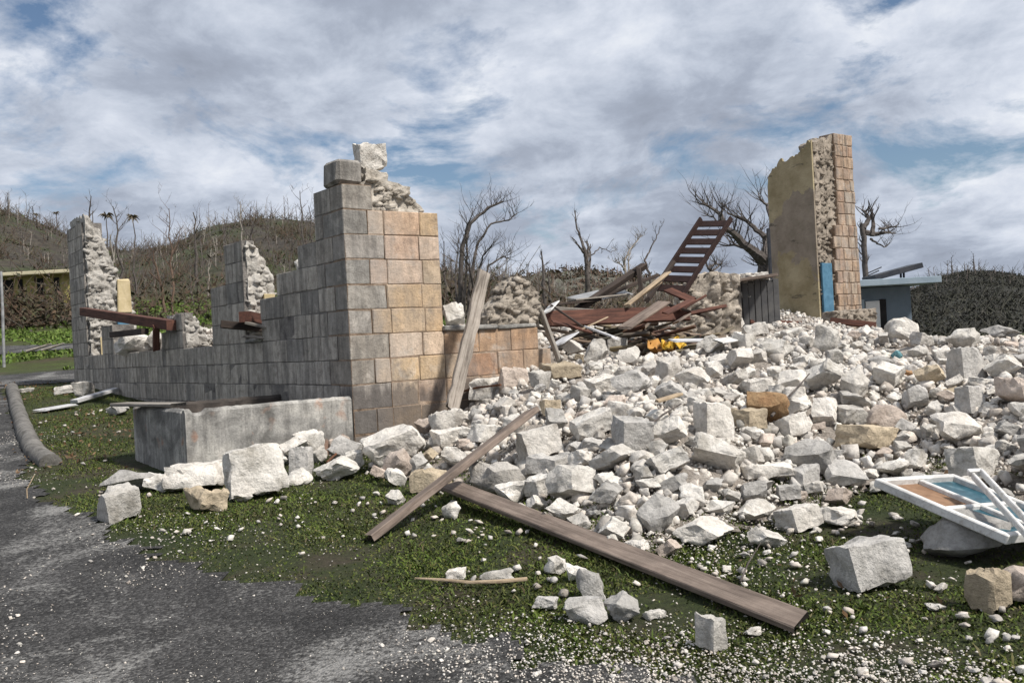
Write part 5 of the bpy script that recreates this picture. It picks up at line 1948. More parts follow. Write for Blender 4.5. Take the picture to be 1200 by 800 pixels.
def window_frame():
    A, B, D = at(1024, 565, 6.0), at(1093, 550, 6.5), at(1180, 633, 5.2)
    ex = (D - A)
    L = ex.length
    ex.normalize()
    ey = (B - A)
    ey = ey - ex * ey.dot(ex)
    Wd = ey.length
    ey.normalize()
    ez = ex.cross(ey)
    if ez.z < 0:
        ez = -ez
    root = empty('window_frame', A, 'white painted window frame with blue glass lying on a grey boulder', 'window')
    P = lambda a, b, c=0.0: A + ex * a + ey * b + ez * c
    ax = (ex, ey, ez)
    t = 0.048
    for nm, c, h in (('stile', P(L / 2, t / 2), (L / 2, t / 2, 0.028)), ('stile', P(L / 2, Wd - t / 2), (L / 2, t / 2, 0.028)),
                     ('rail', P(t / 2, Wd / 2, .002), (t / 2, Wd / 2 - t, 0.028)), ('rail', P(L - t / 2, Wd / 2, .002), (t / 2, Wd / 2 - t, 0.028)),
                     ('glazing_bar', P(L / 2, Wd / 2, -.002), (L / 2 - t, 0.018, 0.022)), ('glazing_bar', P(L * .52, Wd * .27, -.002), (0.018, Wd * .25 - t / 2, 0.02)),
                     ('glazing_bar', P(L * .52, Wd * .73, -.002), (0.018, Wd * .25 - t / 2, 0.02))):
        m = MB()
        m.box(c, h, ax, 0.006)
        o = m.build(nm, M['white_paint'], root)
    for i, (a, b, mt, lb) in enumerate(((.27, .27, 'hardboard', 'brown board in place of glass'), (.75, .27, 'glass', None), (.27, .73, 'glass', None), (.75, .73, 'glass', None))):
        m = MB()
        m.box(P(L * a, Wd * b, -.012), (L * .235, Wd * .225, 0.003), ax, 0.001)
        o = m.build('pane', M[mt], root)
        if lb:
            o['label'] = lb
    # second, broken sash piece leaning over its right end
    a, b = at(1149, 561, 5.8), at(1216, 634, 5.1)
    s = empty('window_sash', a, 'broken white sash bar leaning over the end of the white window frame', 'window')
    e = (b - a).normalized()
    y = ZUP.cross(e).normalized()
    z = e.cross(y)
    for k in (0.0, 0.048):
        m = MB()
        m.box((a + b) / 2 + y * -k + z * 0.05 - z * k * 0.5, ((b - a).length / 2, 0.011, 0.022), (e, y, z), 0.005)
        m.build('stile', M['white_paint'], s)
    m = MB()
    m.box(a + y * -0.0275 + z * 0.036 - e * 0.02, (0.02, 0.044, 0.02), (e, y, z), 0.005)
    m.build('rail', M['white_paint'], s)
    return root


window_frame()

# fallen twigs
q = [tp(487, 684), tp(520, 688), tp(552, 689), tp(585, 690), tp(618, 685)]
rod('fallen_branch', [above(p, 0.035 + 0.01 * (i % 2)) for i, p in enumerate(q)], [.006, .010, .011, .012, .013], 'pale_wood', 'thin reddish stick lying on the grass left of the front stones', 'branch')
q = [tp(868, 692), tp(878, 680), tp(893, 668)]
rod('fallen_branch', [above(q[0], .05), above(q[1], .10), above(q[2], .16)], [.006, .005, .003], 'bark', 'dark twig sticking up behind the right end of the longest plank', 'branch')
q = [tp(905, 503), tp(922, 494), tp(938, 482), tp(950, 468)]
rod('fallen_branch', [above(q[0], .12), above(q[1], .2), above(q[2], .24), above(q[3], .25)], [.014, .012, .009, .006], 'bark', 'thin dark twig lying right of the orange stained block', 'branch')
q = [tp(758, 520), tp(778, 512), tp(800, 504)]
rod('fallen_branch', [above(q[0], .12), above(q[1], .18), above(q[2], .22)], [.010, .009, .006], 'bark', 'wiry dark twig lying over stones left of the orange block', 'branch')
q = [tp(32, 586), tp(38, 574), tp(42, 560)]
rod('fallen_branch', [above(q[0], .02), above(q[0], .10), above(q[0], .22) + Vector((.05, .05, 0))], [.008, .007, .004], 'pale_wood', 'pale forked twig standing in the grass at the road edge', 'branch')
for i, (a, b, c_, lb) in enumerate((((30, 392), (46, 388), (60, 398), 'bent pale branch lying in the field beyond the track'), ((48, 390), (62, 381), (74, 380), 'straight pale branch lying in the field beyond the track'),
                                    ((-4, 296), (10, 294), (24, 298), 'snapped palm frond hanging left of the yellow house'))):
    if i < 2:
        d = 30.0
        P = [at(x, y, d) for x, y in (a, b, c_)]
        P = [Vector((p.x, p.y, gh(p.x, p.y) + 0.12 + 0.1 * k)) for k, p in enumerate(P)]
        rod('fallen_branch', P, [.05, .04, .02], 'pale_bark', lb, 'branch')

# ------------------------------------------------------------------ the stones one can tell apart
HERO = [
    # x0, y0, x1, y1, tone, shape, label
    (113, 566, 166, 614, 'white', 'squared', 'chalk white boulder alone at the road edge'),
    (124, 549, 187, 580, 'grey', 'lump', 'jagged grey rock just behind the chalk white roadside boulder'),
    (196, 540, 266, 578, 'pale', 'wedge', 'pale wedge block leaning below the water tank front'),
    (214, 569, 272, 603, 'buff', 'slab', 'flat buff slab under the pale wedge block by the tank'),
    (262, 516, 341, 588, 'white', 'squared', 'biggest white broken block heaped before the water tank'),
    (340, 522, 368, 560, 'grey', 'block', 'upright grey block right of the biggest white block'),
    (326, 511, 362, 534, 'pale', 'block', 'pale block leaning on the tank front, upper of a pair'),
    (343, 504, 380, 531, 'white', 'squared', 'white cube against the right part of the tank front'),
    (367, 535, 422, 566, 'white', 'wedge', 'rough white rock below the right end of the water tank'),
    (378, 510, 412, 534, 'pink', 'slab', 'pinkish slab at the foot of the tank right end'),
    (386, 508, 430, 545, 'grey', 'block', 'grey block beside the pinkish slab at the tank'),
    (422, 500, 500, 552, 'pale', 'block', 'big whitish lump heaped before the stone corner foot'),
    (168, 553, 200, 578, 'white', 'wedge', 'white chunk between jagged grey rock and pale wedge block'),
    (272, 566, 300, 590, 'pale', 'wedge', 'pale shard tucked under the biggest white block'),
    (336, 548, 366, 570, 'white', 'lump', 'whitish stone between the upright grey block and rough white rock'),
    (404, 528, 428, 552, 'white', 'wedge', 'white shard between rough white rock and big whitish lump'),
    (310, 528, 336, 548, 'white', 'block', 'white block wedged behind the biggest white block'),
    (356, 524, 384, 544, 'white', 'wedge', 'white wedge below the white cube at the tank'),
    (1044, 411, 1059, 426, 'teal', 'block', 'small chunk with teal painted face near the crest'),
    (447, 526, 485, 562, 'pink', 'lump', 'pink grained rock in front of the big whitish lump'),
    (480, 530, 502, 556, 'grey', 'block', 'small dark grey block right of the big whitish lump'),
    (503, 482, 546, 510, 'pale', 'slab', 'tilted slab under the foot of the weathered plank'),
    (486, 490, 512, 512, 'pink', 'wedge', 'small pinkish wedge left of the tilted slab'),
    (505, 505, 545, 528, 'pale', 'squared', 'pale block in front of the tilted slab'),
    (545, 500, 590, 525, 'white', 'wedge', 'white chunk right of the pale block before the tilted slab'),
    (518, 524, 548, 552, 'pale', 'wedge', 'leaning pale shard behind the buff slab near the planks'),
    (482, 548, 530, 580, 'buff', 'slab', 'buff flat rock behind the shorter plank'),
    (552, 540, 616, 588, 'pale', 'lump', 'rounded tan boulder framed by the crossed planks'),
    (606, 500, 662, 548, 'pale', 'squared', 'big pale block behind the tip of the shorter plank'),
    (616, 533, 674, 562, 'grey', 'slab', 'greenish grey slab right of the crossed planks'),
    (580, 562, 626, 594, 'white', 'lump', 'lumpy white rock touching the end of the longest plank'),
    (518, 588, 541, 610, 'white', 'lump', 'small white stone in the grass between the two planks'),
    (453, 573, 475, 594, 'white', 'wedge', 'small white wedge in the grass left of the planks'),
    (634, 550, 648, 572, 'white', 'block', 'little upright white stone in front of the greenish slab'),
    (747, 580, 799, 629, 'grey', 'lump', 'rounded grey boulder behind the middle of the longest plank'),
    (787, 606, 864, 644, 'pale', 'block', 'long pale block right of the rounded grey boulder'),
    (768, 631, 800, 656, 'pink', 'block', 'small pinkish block directly behind the longest plank'),
    (868, 563, 899, 595, 'grey', 'block', 'grey tapered boulder standing above the long pale block'),
    (926, 545, 962, 576, 'grey', 'squared', 'tilted grey cube left of the grey scree boulder'),
    (911, 569, 937, 589, 'grey', 'block', 'small grey block in front of the tilted grey cube'),
    (909, 590, 964, 626, 'pale', 'squared', 'pinkish pale squared block at the grass edge'),
    (961, 592, 1010, 622, 'pale', 'wedge', 'pale rock right of the pinkish squared block'),
    (966, 572, 1003, 596, 'pink', 'wedge', 'pink triangular rock behind the pale rock at the grass edge'),
    (965, 539, 1016, 572, 'grey', 'lump', 'wide grey rock behind the pink triangular rock'),
    (877, 615, 922, 646, 'white', 'block', 'rough white block at the grass edge below the grey tapered boulder'),
    (860, 588, 909, 614, 'white', 'lump', 'two lobed whitish rock between grey tapered boulder and rough white block'),
    (826, 588, 861, 608, 'white', 'lump', 'low whitish rock left of the two lobed rock'),
    (974, 626, 1064, 697, 'grey', 'squared', 'largest squared grey block alone on the front grass'),
    (816, 714, 853, 768, 'white', 'block', 'upright pitted white stone in front of the longest plank'),
    (873, 735, 894, 749, 'white', 'lump', 'egg sized white stone below the right end of the longest plank'),
    (677, 664, 709, 705, 'grey', 'lump', 'oval grey stone, rear one of the front group'),
    (661, 698, 712, 734, 'grey', 'lump', 'broad grey stone, left front of the front group'),
    (709, 692, 750, 732, 'grey', 'wedge', 'pointed grey stone, right front of the front group'),
    (638, 650, 665, 676, 'white', 'lump', 'white stone at the back left of the front group'),
    (664, 659, 689, 684, 'white', 'lump', 'white crumbly stone between back left and oval stones of the front group'),
    (624, 698, 655, 718, 'grey', 'wedge', 'small grey shard left of the front group'),
    (523, 666, 547, 681, 'pale', 'slab', 'stick shaped pale stone near the reddish stick'),
    (562, 668, 603, 687, 'white', 'lump', 'crumbly white stone above the reddish stick'),
    (752, 714, 781, 728, 'white', 'slab', 'flat white stone right of the pointed grey stone'),
    (1110, 523, 1174, 572, 'white', 'wedge', 'big pale wedge block behind the white window frame'),
    (1121, 454, 1156, 490, 'grey', 'squared', 'clean squared grey block behind the big pale wedge'),
    (1112, 405, 1156, 452, 'grey', 'squared', 'tipped grey block standing on edge near the far right crest'),
    (1060, 453, 1087, 483, 'grey', 'wedge', 'grey pointed rock left of the clean squared grey block'),
    (1014, 478, 1062, 512, 'pink', 'lump', 'reddish brown crumbly rock behind the buff squared block'),
    (977, 500, 1054, 534, 'buff', 'squared', 'long buff squared block in the right middle of the rubble'),
    (976, 479, 1016, 504, 'white', 'squared', 'white block standing behind the buff squared block'),
    (1096, 486, 1149, 529, 'pale', 'lump', 'stained pale boulder left of the big pale wedge block'),
    (1165, 494, 1197, 517, 'grey', 'wedge', 'grey pointed rock at the right behind the big pale wedge'),
    (952, 380, 986, 416, 'white', 'wedge', 'tallest white wedge on the crest under the gable quoin'),
    (890, 398, 930, 424, 'white', 'wedge', 'white wedge lying left of the tallest crest wedge'),
    (870, 379, 900, 396, 'white', 'wedge', 'white rock at the crest below the plastered gable'),
    (816, 392, 850, 418, 'white', 'wedge', 'white pointed block beside the small white bluish board'),
    (858, 388, 886, 411, 'white', 'slab', 'white tilted slab left of the crest wedge pair'),
    (910, 435, 953, 462, 'pale', 'block', 'pale block between the orange block and the crest'),
    (870, 444, 911, 465, 'pale', 'slab', 'greenish pale slab resting on the orange stained block'),
    (874, 460, 926, 502, 'orange', 'wedge', 'big orange stained block in the middle of the rubble'),
    (910, 485, 950, 519, 'pale', 'squared', 'smooth light block tilted beside the orange stained block'),
    (815, 472, 860, 522, 'pale', 'squared', 'large pale block with sloping top left of the orange block'),
    (857, 479, 900, 508, 'buff', 'block', 'yellowish pale block in front of the orange stained block'),
    (791, 430, 835, 458, 'pale', 'wedge', 'pale angular block uphill of the large pale sloping block'),
    (766, 446, 808, 474, 'grey', 'wedge', 'light grey slanting block left of the pale angular block'),
    (768, 417, 800, 448, 'pale', 'wedge', 'pale pointed block behind the light grey slanting block'),
    (719, 488, 767, 534, 'grey', 'squared', 'heavy grey block with shaded side left of the rubble middle'),
    (919, 515, 982, 560, 'grey', 'wedge', 'long grey sloping block in front of the smooth light block'),
    (950, 468, 984, 504, 'pale', 'wedge', 'pale leaning block left of the white block by the buff block'),
    (868, 544, 928, 568, 'pale', 'slab', 'long low pale block above the grey tapered boulder'),
    (985, 434, 1020, 478, 'pale', 'wedge', 'tall pale rock uphill of the white block by the buff block'),
    (684, 396, 713, 430, 'white', 'lump', 'rounded white block right of the thin grey lath'),
    (710, 393, 737, 420, 'white', 'block', 'white block behind the rounded white block near the roof heap'),
    (722, 406, 751, 431, 'pale', 'lump', 'pale lump right of the rounded white block near the roof heap'),
    (685, 438, 728, 464, 'pale', 'block', 'pale hollow faced block below the roof heap'),
    (634, 425, 682, 447, 'buff', 'slab', 'brown buff block at the foot of the thin grey lath'),
    (620, 434, 647, 458, 'white', 'block', 'white block beside the brown buff block'),
    (584, 430, 620, 458, 'pink', 'slab', 'dull pink slab leaning at the foot of the rust stained wall'),
    (550, 443, 594, 472, 'white', 'wedge', 'grey white block at the foot of the weathered plank'),
    (633, 469, 658, 491, 'buff', 'squared', 'sandy squared block below the brown buff block'),
    (590, 488, 622, 512, 'white', 'wedge', 'white rock behind the big pale block by the plank tip'),
    (1083, 592, 1186, 662, 'grey', 'lump', 'large grey boulder under the white window frame'),
    (1133, 660, 1185, 722, 'buff', 'slab', 'upright buff stained stone at the right foreground'),
    (1168, 660, 1236, 716, 'pink', 'block', 'pale pinkish boulder right of the upright buff stone'),
    (1086, 706, 1108, 719, 'white', 'lump', 'small white stone right of the largest squared grey block'),
    (1094, 682, 1112, 697, 'white', 'lump', 'little white stone between largest grey block and upright buff stone'),
    (1130, 452, 1142, 462, 'white', 'lump', 'x'),
    (522, 350, 548, 378, 'white', 'block', 'white block sitting on the sill of the low end wall'),
    (337, 300, 356, 317, 'white', 'wedge', 'white stone perched on the stepped grey wall'),
    (125, 474, 152, 488, 'grey', 'lump', 'grey rock in the grass left of the water tank'),
    (88, 447, 110, 466, 'pale', 'wedge', 'pale pointed rock at the far foot of the grey wall'),
    (62, 452, 90, 463, 'pale', 'block', 'pale low block left of the pale pointed rock'),
    (20, 455, 40, 461, 'white', 'slab', 'flat white stone near the far end of the kerb'),
    (138, 388, 180, 415, 'white', 'lump', 'big white rock seen through the far window bay'),
    (172, 386, 192, 408, 'pale', 'block', 'pale block right of the big white rock in the far window bay'),
    (228, 388, 247, 406, 'white', 'block', 'small white block behind the sill of the middle window bay'),
    (133, 398, 156, 417, 'pale', 'lump', 'pale rock left below the big white rock in the far window bay'),
]
HERO = [h for h in HERO if h[6] != 'x']
HEROPX = []
TALLY = []
rs = random.Random(77)
ON_WALL = {'white block sitting on the sill of the low end wall': (bw(0.2, 1.52), 1.725), 'white stone perched on the stepped grey wall': (bw(1.5, 0.2), 2.50)}
for hi_, (x0, y0, x1, y1, tone, shp, lb) in enumerate(HERO):
    rs = random.Random(1000 + hi_)
    xc = (x0 + x1) / 2
    if lb in ON_WALL:
        base_p, zb = ON_WALL[lb]
        d = base_p.y
        w, h = (x1 - x0) / F * d, (y1 - y0) / F * d
        dp = w * 0.8
        loc = Vector((base_p.x, base_p.y, zb + h / 2 - 0.01))
    elif 'tank front' in lb and 'below' not in lb or 'part of the tank' in lb or 'wedged behind' in lb:
        rr = ray(xc, y1).x
        tt_ = (rr * fl.y - fl.x) / (Vv.x - rr * Vv.y)
        d = (fl + Vv * tt_).y - 0.2
        w, h = (x1 - x0) / F * d, (y1 - y0) / F * d
        dp = w * .8
        loc = at(xc, (y0 + y1) / 2, d)
    elif 'window bay' in lb:
        d = 17.2 if 'far' in lb else 15.05
        w, h = (x1 - x0) / F * d, (y1 - y0) / F * d
        dp = w * .8
        loc = at(xc, (y0 + y1) / 2, d)
        RB = loc.z - h / 2
    else:
        b = tp(xc, y1 - 1)
        d = b.y
        w = (x1 - x0) / F * d
        hp = (y1 - y0) / F * d
        dp = min(w * rs.uniform(0.7, 0.95), hp * 1.5)
        sinv = max(0.05, (EYE - b.z) / d)
        h = max(hp - dp * sinv * 0.55, hp * 0.68)
        cx, cy = b.x * (1 + 0.42 * dp / d), b.y + 0.42 * dp
        loc = Vector((cx, cy, min(tot(cx, cy), b.z + 0.12) + h / 2 - 0.06 * h))
        d = cy
    make_stone('limestone_block' if shp in ('block', 'wedge', 'slab', 'squared') else 'limestone_boulder', loc, (w * 1.04, dp, h * 1.06), shp, tone, rs, rs.uniform(-0.08, 0.08))
    o = bpy.context.view_layer  # keep the linter quiet
    ob = col.objects[-1]
    tag(ob, lb, 'stone', 'fallen blocks and stones of the ruin')
    HEROPX.append((xc, (y0 + y1) / 2, (x1 - x0) / 2, (y1 - y0) / 2))
N_HERO = len(HERO)

rs = random.Random(78)
# more blocks filling the field, told apart by what they lie next to
LAND = [('the orange stained block', 900, 481), ('the buff squared block', 1015, 517), ('the white window frame', 1105, 590), ('the clean squared grey block', 1138, 472),
        ('the tipped grey block', 1134, 428), ('the tallest crest wedge', 969, 398), ('the heavy grey block', 743, 511), ('the rounded grey boulder', 773, 605),
        ('the crossed planks', 580, 575), ('the weathered leaning plank', 548, 440), ('the yellow sheet', 786, 377), ('the roof heap', 715, 370), ('the largest front block', 1019, 661),
        ('the plastered gable', 930, 375), ('the grey tapered boulder', 884, 579), ('the big pale wedge', 1142, 548), ('the long grey sloping block', 950, 538),
        ('the pale angular block', 813, 444), ('the big whitish lump', 461, 526), ('the low rust stained wall', 600, 430), ('the tilted grey cube', 944, 560),
        ('the far right hill', 1170, 392), ('the grey blue house', 1042, 388), ('the pinkish squared block', 936, 608), ('the large pale sloping block', 838, 497),
        ('the greenish grey slab', 645, 547), ('the hollow faced block', 706, 451), ('the long pale block', 825, 625), ('the sandy squared block', 646, 480)]
TONEW = {'white': 'white', 'pale': 'pale', 'grey': 'grey', 'buff': 'buff', 'pink': 'pinkish', 'orange': 'orange'}
ORD = ['', ' second', ' third', ' fourth', ' fifth', ' sixth', ' seventh', ' eighth', ' ninth', ' tenth']
used = {}
rub_screen = [(380, 552), (430, 500), (520, 486), (560, 446), (660, 420), (690, 398), (740, 384), (820, 384), (930, 392), (1010, 394), (1200, 396), (1215, 396), (1215, 590),
              (1090, 588), (1040, 575), (1000, 596), (905, 628), (800, 650), (730, 655), (660, 640), (590, 612), (520, 580), (440, 566)]
rsx = np.array([p[0] for p in rub_screen])


def in_poly(poly, x, y):
    c = False
    n = len(poly)
    for i in range(n):
        (ax, ay), (bx, by) = poly[i], poly[(i + 1) % n]
        if (ay > y) != (by > y) and x < (bx - ax) * (y - ay) / (by - ay) + ax:
            c = not c
    return c


for (ax, ay), (bx, by) in (((530, 580), (938, 738)), ((430, 636), (626, 504))):
    for k in range(30):
        HEROPX.append((ax + (bx - ax) * k / 29, ay + (by - ay) * k / 29, 14, 12))
# candidates that end up under other stones
BURIED = {'large pale block lying in front of the weathered leaning plank',
          'medium pale block lying behind the pale angular block',
          'medium pale rounded stone lying right of the yellow sheet',
          'medium pale wedge lying in front of the roof heap',
          'medium pale wedge lying right of the yellow sheet',
          'small buff rounded stone lying right of the low rust stained wall',
          'small buff wedge lying behind the big whitish lump',
          'small grey block lying in front of the low rust stained wall',
          'small grey block lying in front of the roof heap',
          'small grey block lying left of the white window frame',
          'small grey rounded stone lying behind the pale angular block',
          'small grey slab lying left of the tipped grey block',
          'small grey wedge lying right of the crossed planks',
          'small grey wedge lying right of the far right hill',
          'small pale block lying behind the big whitish lump',
          'small pale block lying behind the white window frame',
          'small pale block lying right of the big pale wedge',
          'small pale block lying right of the far right hill',
          'small pale block lying right of the weathered leaning plank',
          'small pale wedge lying left of the heavy grey block',
          'small pale wedge lying right of the weathered leaning plank',
          'small pinkish block lying right of the yellow sheet',
          'small white block lying behind the pale angular block',
          'small white block lying in front of the roof heap',
          'small white block lying in front of the yellow sheet',
          'small white wedge lying behind the big whitish lump',
          'small white wedge lying behind the pale angular block',
          'small white wedge lying in front of the yellow sheet',
          'small white wedge lying right of the big pale wedge',
          'small white wedge lying right of the roof heap',
          'small pale block lying right of the yellow sheet',
          'small pale rounded stone lying in front of the roof heap',
          'small pale rounded stone lying left of the yellow sheet',
          'small pale rounded stone lying in front of the yellow sheet',
          'small pale wedge lying in front of the yellow sheet',
          'small white wedge lying right of the tallest crest wedge',
          'small grey rounded stone lying in front of the yellow sheet',
          'small pale block lying right of the big whitish lump',
          'small pale rounded stone lying left of the sandy squared block',
          'small pale block lying left of the heavy grey block',
          'small white block between the low rust stained wall and the hollow faced block',
          'small white block lying left of the clean squared grey block',
          'small white block lying right of the roof heap',
          'small grey block lying left of the greenish grey slab',
          'small white wedge lying left of the plastered gable'}
AUTO = []
tries = 0
while len(AUTO) < 345 - N_HERO and tries < 30000:
    tries += 1
    x = rs.uniform(378, 1212)
    y = 384 + (655 - 384) * rs.random() ** 1.15
    if not in_poly(rub_screen, x, y):
        continue
    b = tp(x, y)
    d = b.y
    if d > 24:
        continue
    fr = len(AUTO) / (300 - N_HERO)
    wm = rs.uniform(0.26, 0.44) if fr < 0.16 else rs.uniform(0.11, 0.27)
    w = wm * F / d
    if w < 9:
        continue
    hm = wm * rs.uniform(0.5, 0.85)
    h = hm * F / d
    ok = True
    k = 0.62 if fr < 0.5 else 0.5
    for (hx, hy, hw, hh) in HEROPX:
        if abs(hx - x) < (hw + w / 2) * k * 1.15 and abs(hy - (y - h * 0.4)) < (hh + h / 2) * k * 1.15:
            ok = False
            break
    if not ok:
        continue
    HEROPX.append((x, y - h * 0.4, w / 2, h / 2))
    AUTO.append((x, y, wm, hm, b))
for (x, y, wm, hm, b) in AUTO:
    tone = rs.choices(['white', 'pale', 'grey', 'buff', 'pink', 'orange'], [46, 36, 13, 3, 5, 0.6])[0]
    shp = rs.choices(['block', 'wedge', 'lump', 'slab'], [45, 30, 15, 10])[0]
    if shp == 'slab':
        hm *= 0.6
    dp = wm * rs.uniform(0.7, 1.0)
    cx, cy = b.x * (1 + 0.3 * dp / b.y), b.y + 0.3 * dp
    loc = Vector((cx, cy, tot(cx, cy) + hm * (0.5 + 0.03)))
    ob = make_stone('limestone_block' if shp != 'lump' else 'limestone_boulder', loc, (wm, dp, hm), shp, tone, rs, rs.uniform(-0.5, 0.5), (rs.uniform(-.35, .35), rs.uniform(-.35, .35)))
    sw = 'large' if wm > 0.38 else 'medium' if wm > 0.26 else 'small'
    shw = {'block': 'block', 'wedge': 'wedge', 'lump': 'rounded stone', 'slab': 'slab'}[shp]
    best = sorted(((q[1] - x) ** 2 + ((q[2] - y) * 1.6) ** 2, q) for q in LAND)
    lab = None
    for _, (nm, lx, ly) in best[:3]:
        dx, dy = x - lx, (y - ly) * 1.6
        rel = ('right of' if dx > 0 else 'left of') if abs(dx) > abs(dy) else ('in front of' if dy > 0 else 'behind')
        l = f'{sw} {TONEW[tone]} {shw} lying {rel} {nm}'
        if l not in used:
            lab = l
            break
    if lab is None:
        nm, lx, ly = best[0][1]
        nm2 = best[1][1][0]
        lab = f'{sw} {TONEW[tone]} {shw} between {nm} and {nm2}'
        k = 1
        base_l = lab
        while lab in used:
            lab = f'{ORD[min(k, 9)].strip()} {base_l}'
            k += 1
    used[lab] = 1
    tag(ob, lab, 'stone', 'fallen blocks and stones of the ruin')
    if lab in BURIED:
        bpy.data.objects.remove(ob)


# ------------------------------------------------------------------ uncounted small rubble, with the dust mound below it
def rubble():
    step = 0.09
    xs, ys = np.arange(-12.5, 25, step), np.arange(4.5, 27, step)
    X, Y = np.meshgrid(xs, ys)
    RH = grid_look(RUB, X, Y)
    Z = gh(X, Y) + RH + 0.025 * lump(X, Y, 51, 6) + 0.015 * lump(X, Y, 52, 14) - 0.02
    V = np.stack([X, Y, Z], -1).reshape(-1, 3)
    nx, ny = len(xs), len(ys)
    i = np.arange((nx - 1) * (ny - 1))
    a = (i // (nx - 1)) * nx + i % (nx - 1)
    keep = RH.reshape(-1)[a] > 0.03
    a = a[keep]
    T = np.concatenate([np.stack([a, a + 1, a + nx + 1], -1), np.stack([a, a + nx + 1, a + nx], -1)])
    g = np.random.default_rng(61)

    def pts(n, near_bias, lift, smin):
        out = []
        while sum(len(q) for q in out) < n:
            m = n * 3
            y = 4.6 + 20 * g.uniform(0, 1, m) ** near_bias
            x = g.uniform(-0.42, 1.15, m) * y
            rh = grid_look(RUB, x, y)
            prob = np.clip(rh / 0.25, 0.0, 1) * np.clip(0.75 + 0.6 * lump(x, y, 71, 2.0), 0.15, 1)
            okk = (g.random(m) < prob) & (rh > 0.02)
            x, y = x[okk], y[okk]
            out.append(np.stack([x, y, gh(x, y) + grid_look(RUB, x, y)], -1))
        return np.concatenate(out)[:n]
    parts = [(V, T)]
    mi = [np.zeros(len(T), int)]
    for n, lo, hi, pr, nb in ((800, 0.11, 0.17, ANG, 1.1), (5200, 0.07, 0.13, ANG, 1.15), (11000, 0.045, 0.09, ANG, 1.25), (26000, 0.02, 0.05, SHARD, 1.4), (52000, 0.009, 0.022, SHARD, 1.7)):
        P = pts(n, nb, 0, lo)
        S = g.uniform(lo, hi, n)
        P[:, 2] += S * 0.22
        v, t = scatter(pr, P, S, g)
        parts.append((v, t))
        mi.append(np.ones(len(t), int))
    # along the left foot of the wall and inside the house
    V2, T2 = cat(parts)
    return tag(np_mesh_ob('rubble', V2, T2, [M['dust'], M['debris']], np.concatenate(mi)), kind='stuff')


rubble()


def in_front(x, y):
    """clear of the house, tank and heavy rubble"""
    rh = grid_look(RUB, x, y)
    s = (x - P0.x) * Uv.x + (y - P0.y) * Uv.y
    t = (x - P0.x) * Vv.x + (y - P0.y) * Vv.y
    house_ = (t > -0.05) & (s > -0.1)
    tank_ = (t > -2.05) & (t < 0.1) & (s > -0.1) & (s < 2.0)
    return rh, house_ | tank_


def chips():
    g = np.random.default_rng(83)
    parts = []

    def place(n, dens, lo, hi, proto, nb=1.6):
        m = n * 6
        y = 3.6 + 12 * g.uniform(0, 1, m) ** nb
        x = g.uniform(-0.7, 1.0, m) * y
        rh, blk = in_front(x, y)
        p = dens(x, y, rh) * (~blk)
        ok = g.random(m) < p
        x, y = x[ok][:n], y[ok][:n]
        S = g.uniform(lo, hi, len(x))
        z = gh(x, y) + grid_look(RUB, x, y) + S * 0.2 + 0.012
        return scatter(proto, np.stack([x, y, z], -1), S, g, None, 0.35)

    def edge(x, y, rh):
        sd = road_sd(x, y)
        band = np.exp(-(sd / 0.5) ** 2) * np.clip(0.25 + 0.8 * lump(x, y, 91, 1.3), 0, 1)
        near_r = np.exp(-np.maximum(-grid_look(SD, x, y), 0) / 0.5) * np.clip(lump(x, y, 92, 2.2), 0, 1)
        right = sstep(-0.6, 1.6, x) * sstep(5.2, 4.3, y) * np.clip(lump(x, y, 96, 2.2) * 0.6 + 0.12, 0, 1)
        return np.clip(band + near_r + right + 0.5 * np.clip(lump(x, y, 94, 2.6) - 0.8, 0, 1), 0, 1) * (rh < 0.2)

    def verge(x, y, rh):
        sd = road_sd(x, y)
        near_r = np.exp(-np.maximum(-grid_look(SD, x, y), 0) / 0.5)
        left = (x < -3) * 0.35
        return np.clip(near_r + left * (sd < 0) + 0.05 * np.clip(lump(x, y, 93, 1.5), 0, 1), 0, 1) * (rh < 0.25)

    def crumbs(x, y, rh):
        near_r = np.exp(-np.maximum(-grid_look(SD, x, y), 0) / 0.55)
        return np.clip(near_r * np.clip(lump(x, y, 111, 2.4) + 0.25, 0, 1) + 0.5 * sstep(-0.8, 0.2, x) * sstep(6.4, 5.4, y) * np.clip(lump(x, y, 113, 2.6), 0, 1) + 0.5 * np.clip(lump(x, y, 112, 2.0) - 0.9, 0, 1) + (x < -3.5) * 0.10, 0, 1) * (rh < 0.3) * (road_sd(x, y) < 0.1)

    def roadp(x, y, rh):
        sd = road_sd(x, y)
        return (sd > -0.1) * np.clip(0.02 + 0.6 * np.clip(lump(x, y, 95, 1.1) - 0.6, 0, 1), 0, 1) + 0.7 * np.exp(-(sd / 0.22) ** 2) * np.clip(lump(x, y, 97, 1.6) + .1, 0, 1)
    parts.append(place(21000, edge, 0.005, 0.018, SMALL))
    parts.append(place(700, edge, 0.018, 0.04, COURSE))
    parts.append(place(1300, crumbs, 0.02, 0.08, ANG, 1.2))
    parts.append(place(9000, roadp, 0.002, 0.007, SMALL, 1.9))
    V, T = cat(parts)
    return tag(np_mesh_ob('stone_chips', V, T, M['debris']), kind='stuff')


chips()


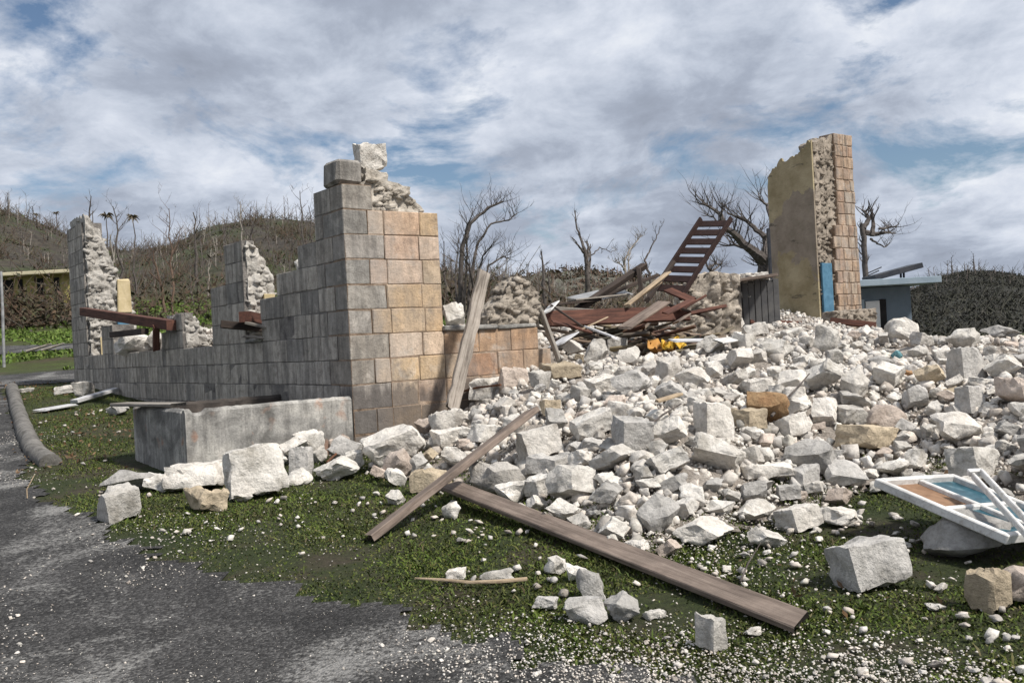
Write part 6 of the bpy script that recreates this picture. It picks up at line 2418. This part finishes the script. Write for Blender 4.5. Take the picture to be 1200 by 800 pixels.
def front_grass():
    g = np.random.default_rng(97)

    def cover(n, dens, nb):
        m = n * 4
        y = 3.7 + 18 * g.uniform(0, 1, m) ** nb
        x = g.uniform(-0.75, 1.0, m) * y
        rh, blk = in_front(x, y)
        sd = road_sd(x, y)
        ok = (g.random(m) < dens(x, y, rh, sd)) & ~blk & (sd < 0.14)
        x, y = x[ok][:n], y[ok][:n]
        return x, y

    def d1(x, y, rh, sd):
        patch = np.clip(0.6 + 0.5 * lump(x, y, 101, 1.5) + 0.45 * lump(x, y, 102, 4.5), 0.06, 1)
        return patch * (rh < 0.16) * np.clip(0.22 - sd / 0.4, 0.04, 1)

    def blades(x, y, lo, hi, wid, lean):
        n = len(x)
        a = g.uniform(0, 6.283, n)
        L = g.uniform(lo, hi, n)
        z = gh(x, y) + np.minimum(grid_look(RUB, x, y), 0.3) - 0.004
        base_ = np.stack([x, y, z], -1)
        az = g.uniform(0, 6.283, n)
        side = np.stack([np.cos(a), np.sin(a), 0 * a], -1) * (L * wid)[:, None]
        tilt = g.uniform(0.2, lean, n)
        dirv = np.stack([np.cos(az) * np.sin(tilt), np.sin(az) * np.sin(tilt), np.cos(tilt)], -1)
        mid = base_ + dirv * (L * 0.6)[:, None]
        tip = base_ + dirv * L[:, None] + np.stack([np.cos(az), np.sin(az), -0.3 + 0 * az], -1) * (L * 0.25)[:, None]
        V = np.stack([base_ - side * .5, base_ + side * .5, mid + side * .8, mid - side * .8, tip], 1)
        t = np.array([(0, 1, 2), (0, 2, 3), (3, 2, 4)])
        T = (t[None] + (np.arange(n) * 5)[:, None, None]).reshape(-1, 3)
        return V.reshape(-1, 3), T
    x, y = cover(380000, d1, 1.2)
    p1 = blades(x, y, 0.008, 0.024, 0.36, 1.4)
    x, y = cover(18000, lambda x, y, rh, sd: d1(x, y, rh, sd) ** 2, 1.2)
    p2 = blades(x, y, 0.03, 0.065, 0.12, 1.0)
    V, T = cat([p1, p2])
    tag(np_mesh_ob('grass', V, T, M['grass']), kind='stuff')

    def d2(x, y, rh, sd):
        return np.clip(lump(x, y, 105, 2.0) - 0.75, 0, 1) * (rh < 0.35) * np.clip(-sd / 0.5, 0, 1) * (grid_look(SD, x, y) > -1.6)
    x, y = cover(9000, d2, 1.2)
    V, T = blades(x, y, 0.015, 0.035, 0.5, 1.3)
    tag(np_mesh_ob('weeds', V, T, M['bright_weed']), kind='stuff')

    def d3(x, y, rh, sd):
        return (x < -2.4) * np.clip(lump(x, y, 107, 1.1) + 0.1, 0, 1) * (rh < .1) + 0.25 * np.clip(lump(x, y, 108, 1.4) - .9, 0, 1) * (rh < .2)
    x, y = cover(6000, d3, 1.0)
    z = gh(x, y) + 0.03
    V, T = leaf_arrays(np.stack([x, y, z], -1), g.uniform(0.02, 0.07, len(x)), g)
    tag(np_mesh_ob('fallen_leaves', V, T, M['litter']), kind='stuff')


front_grass()
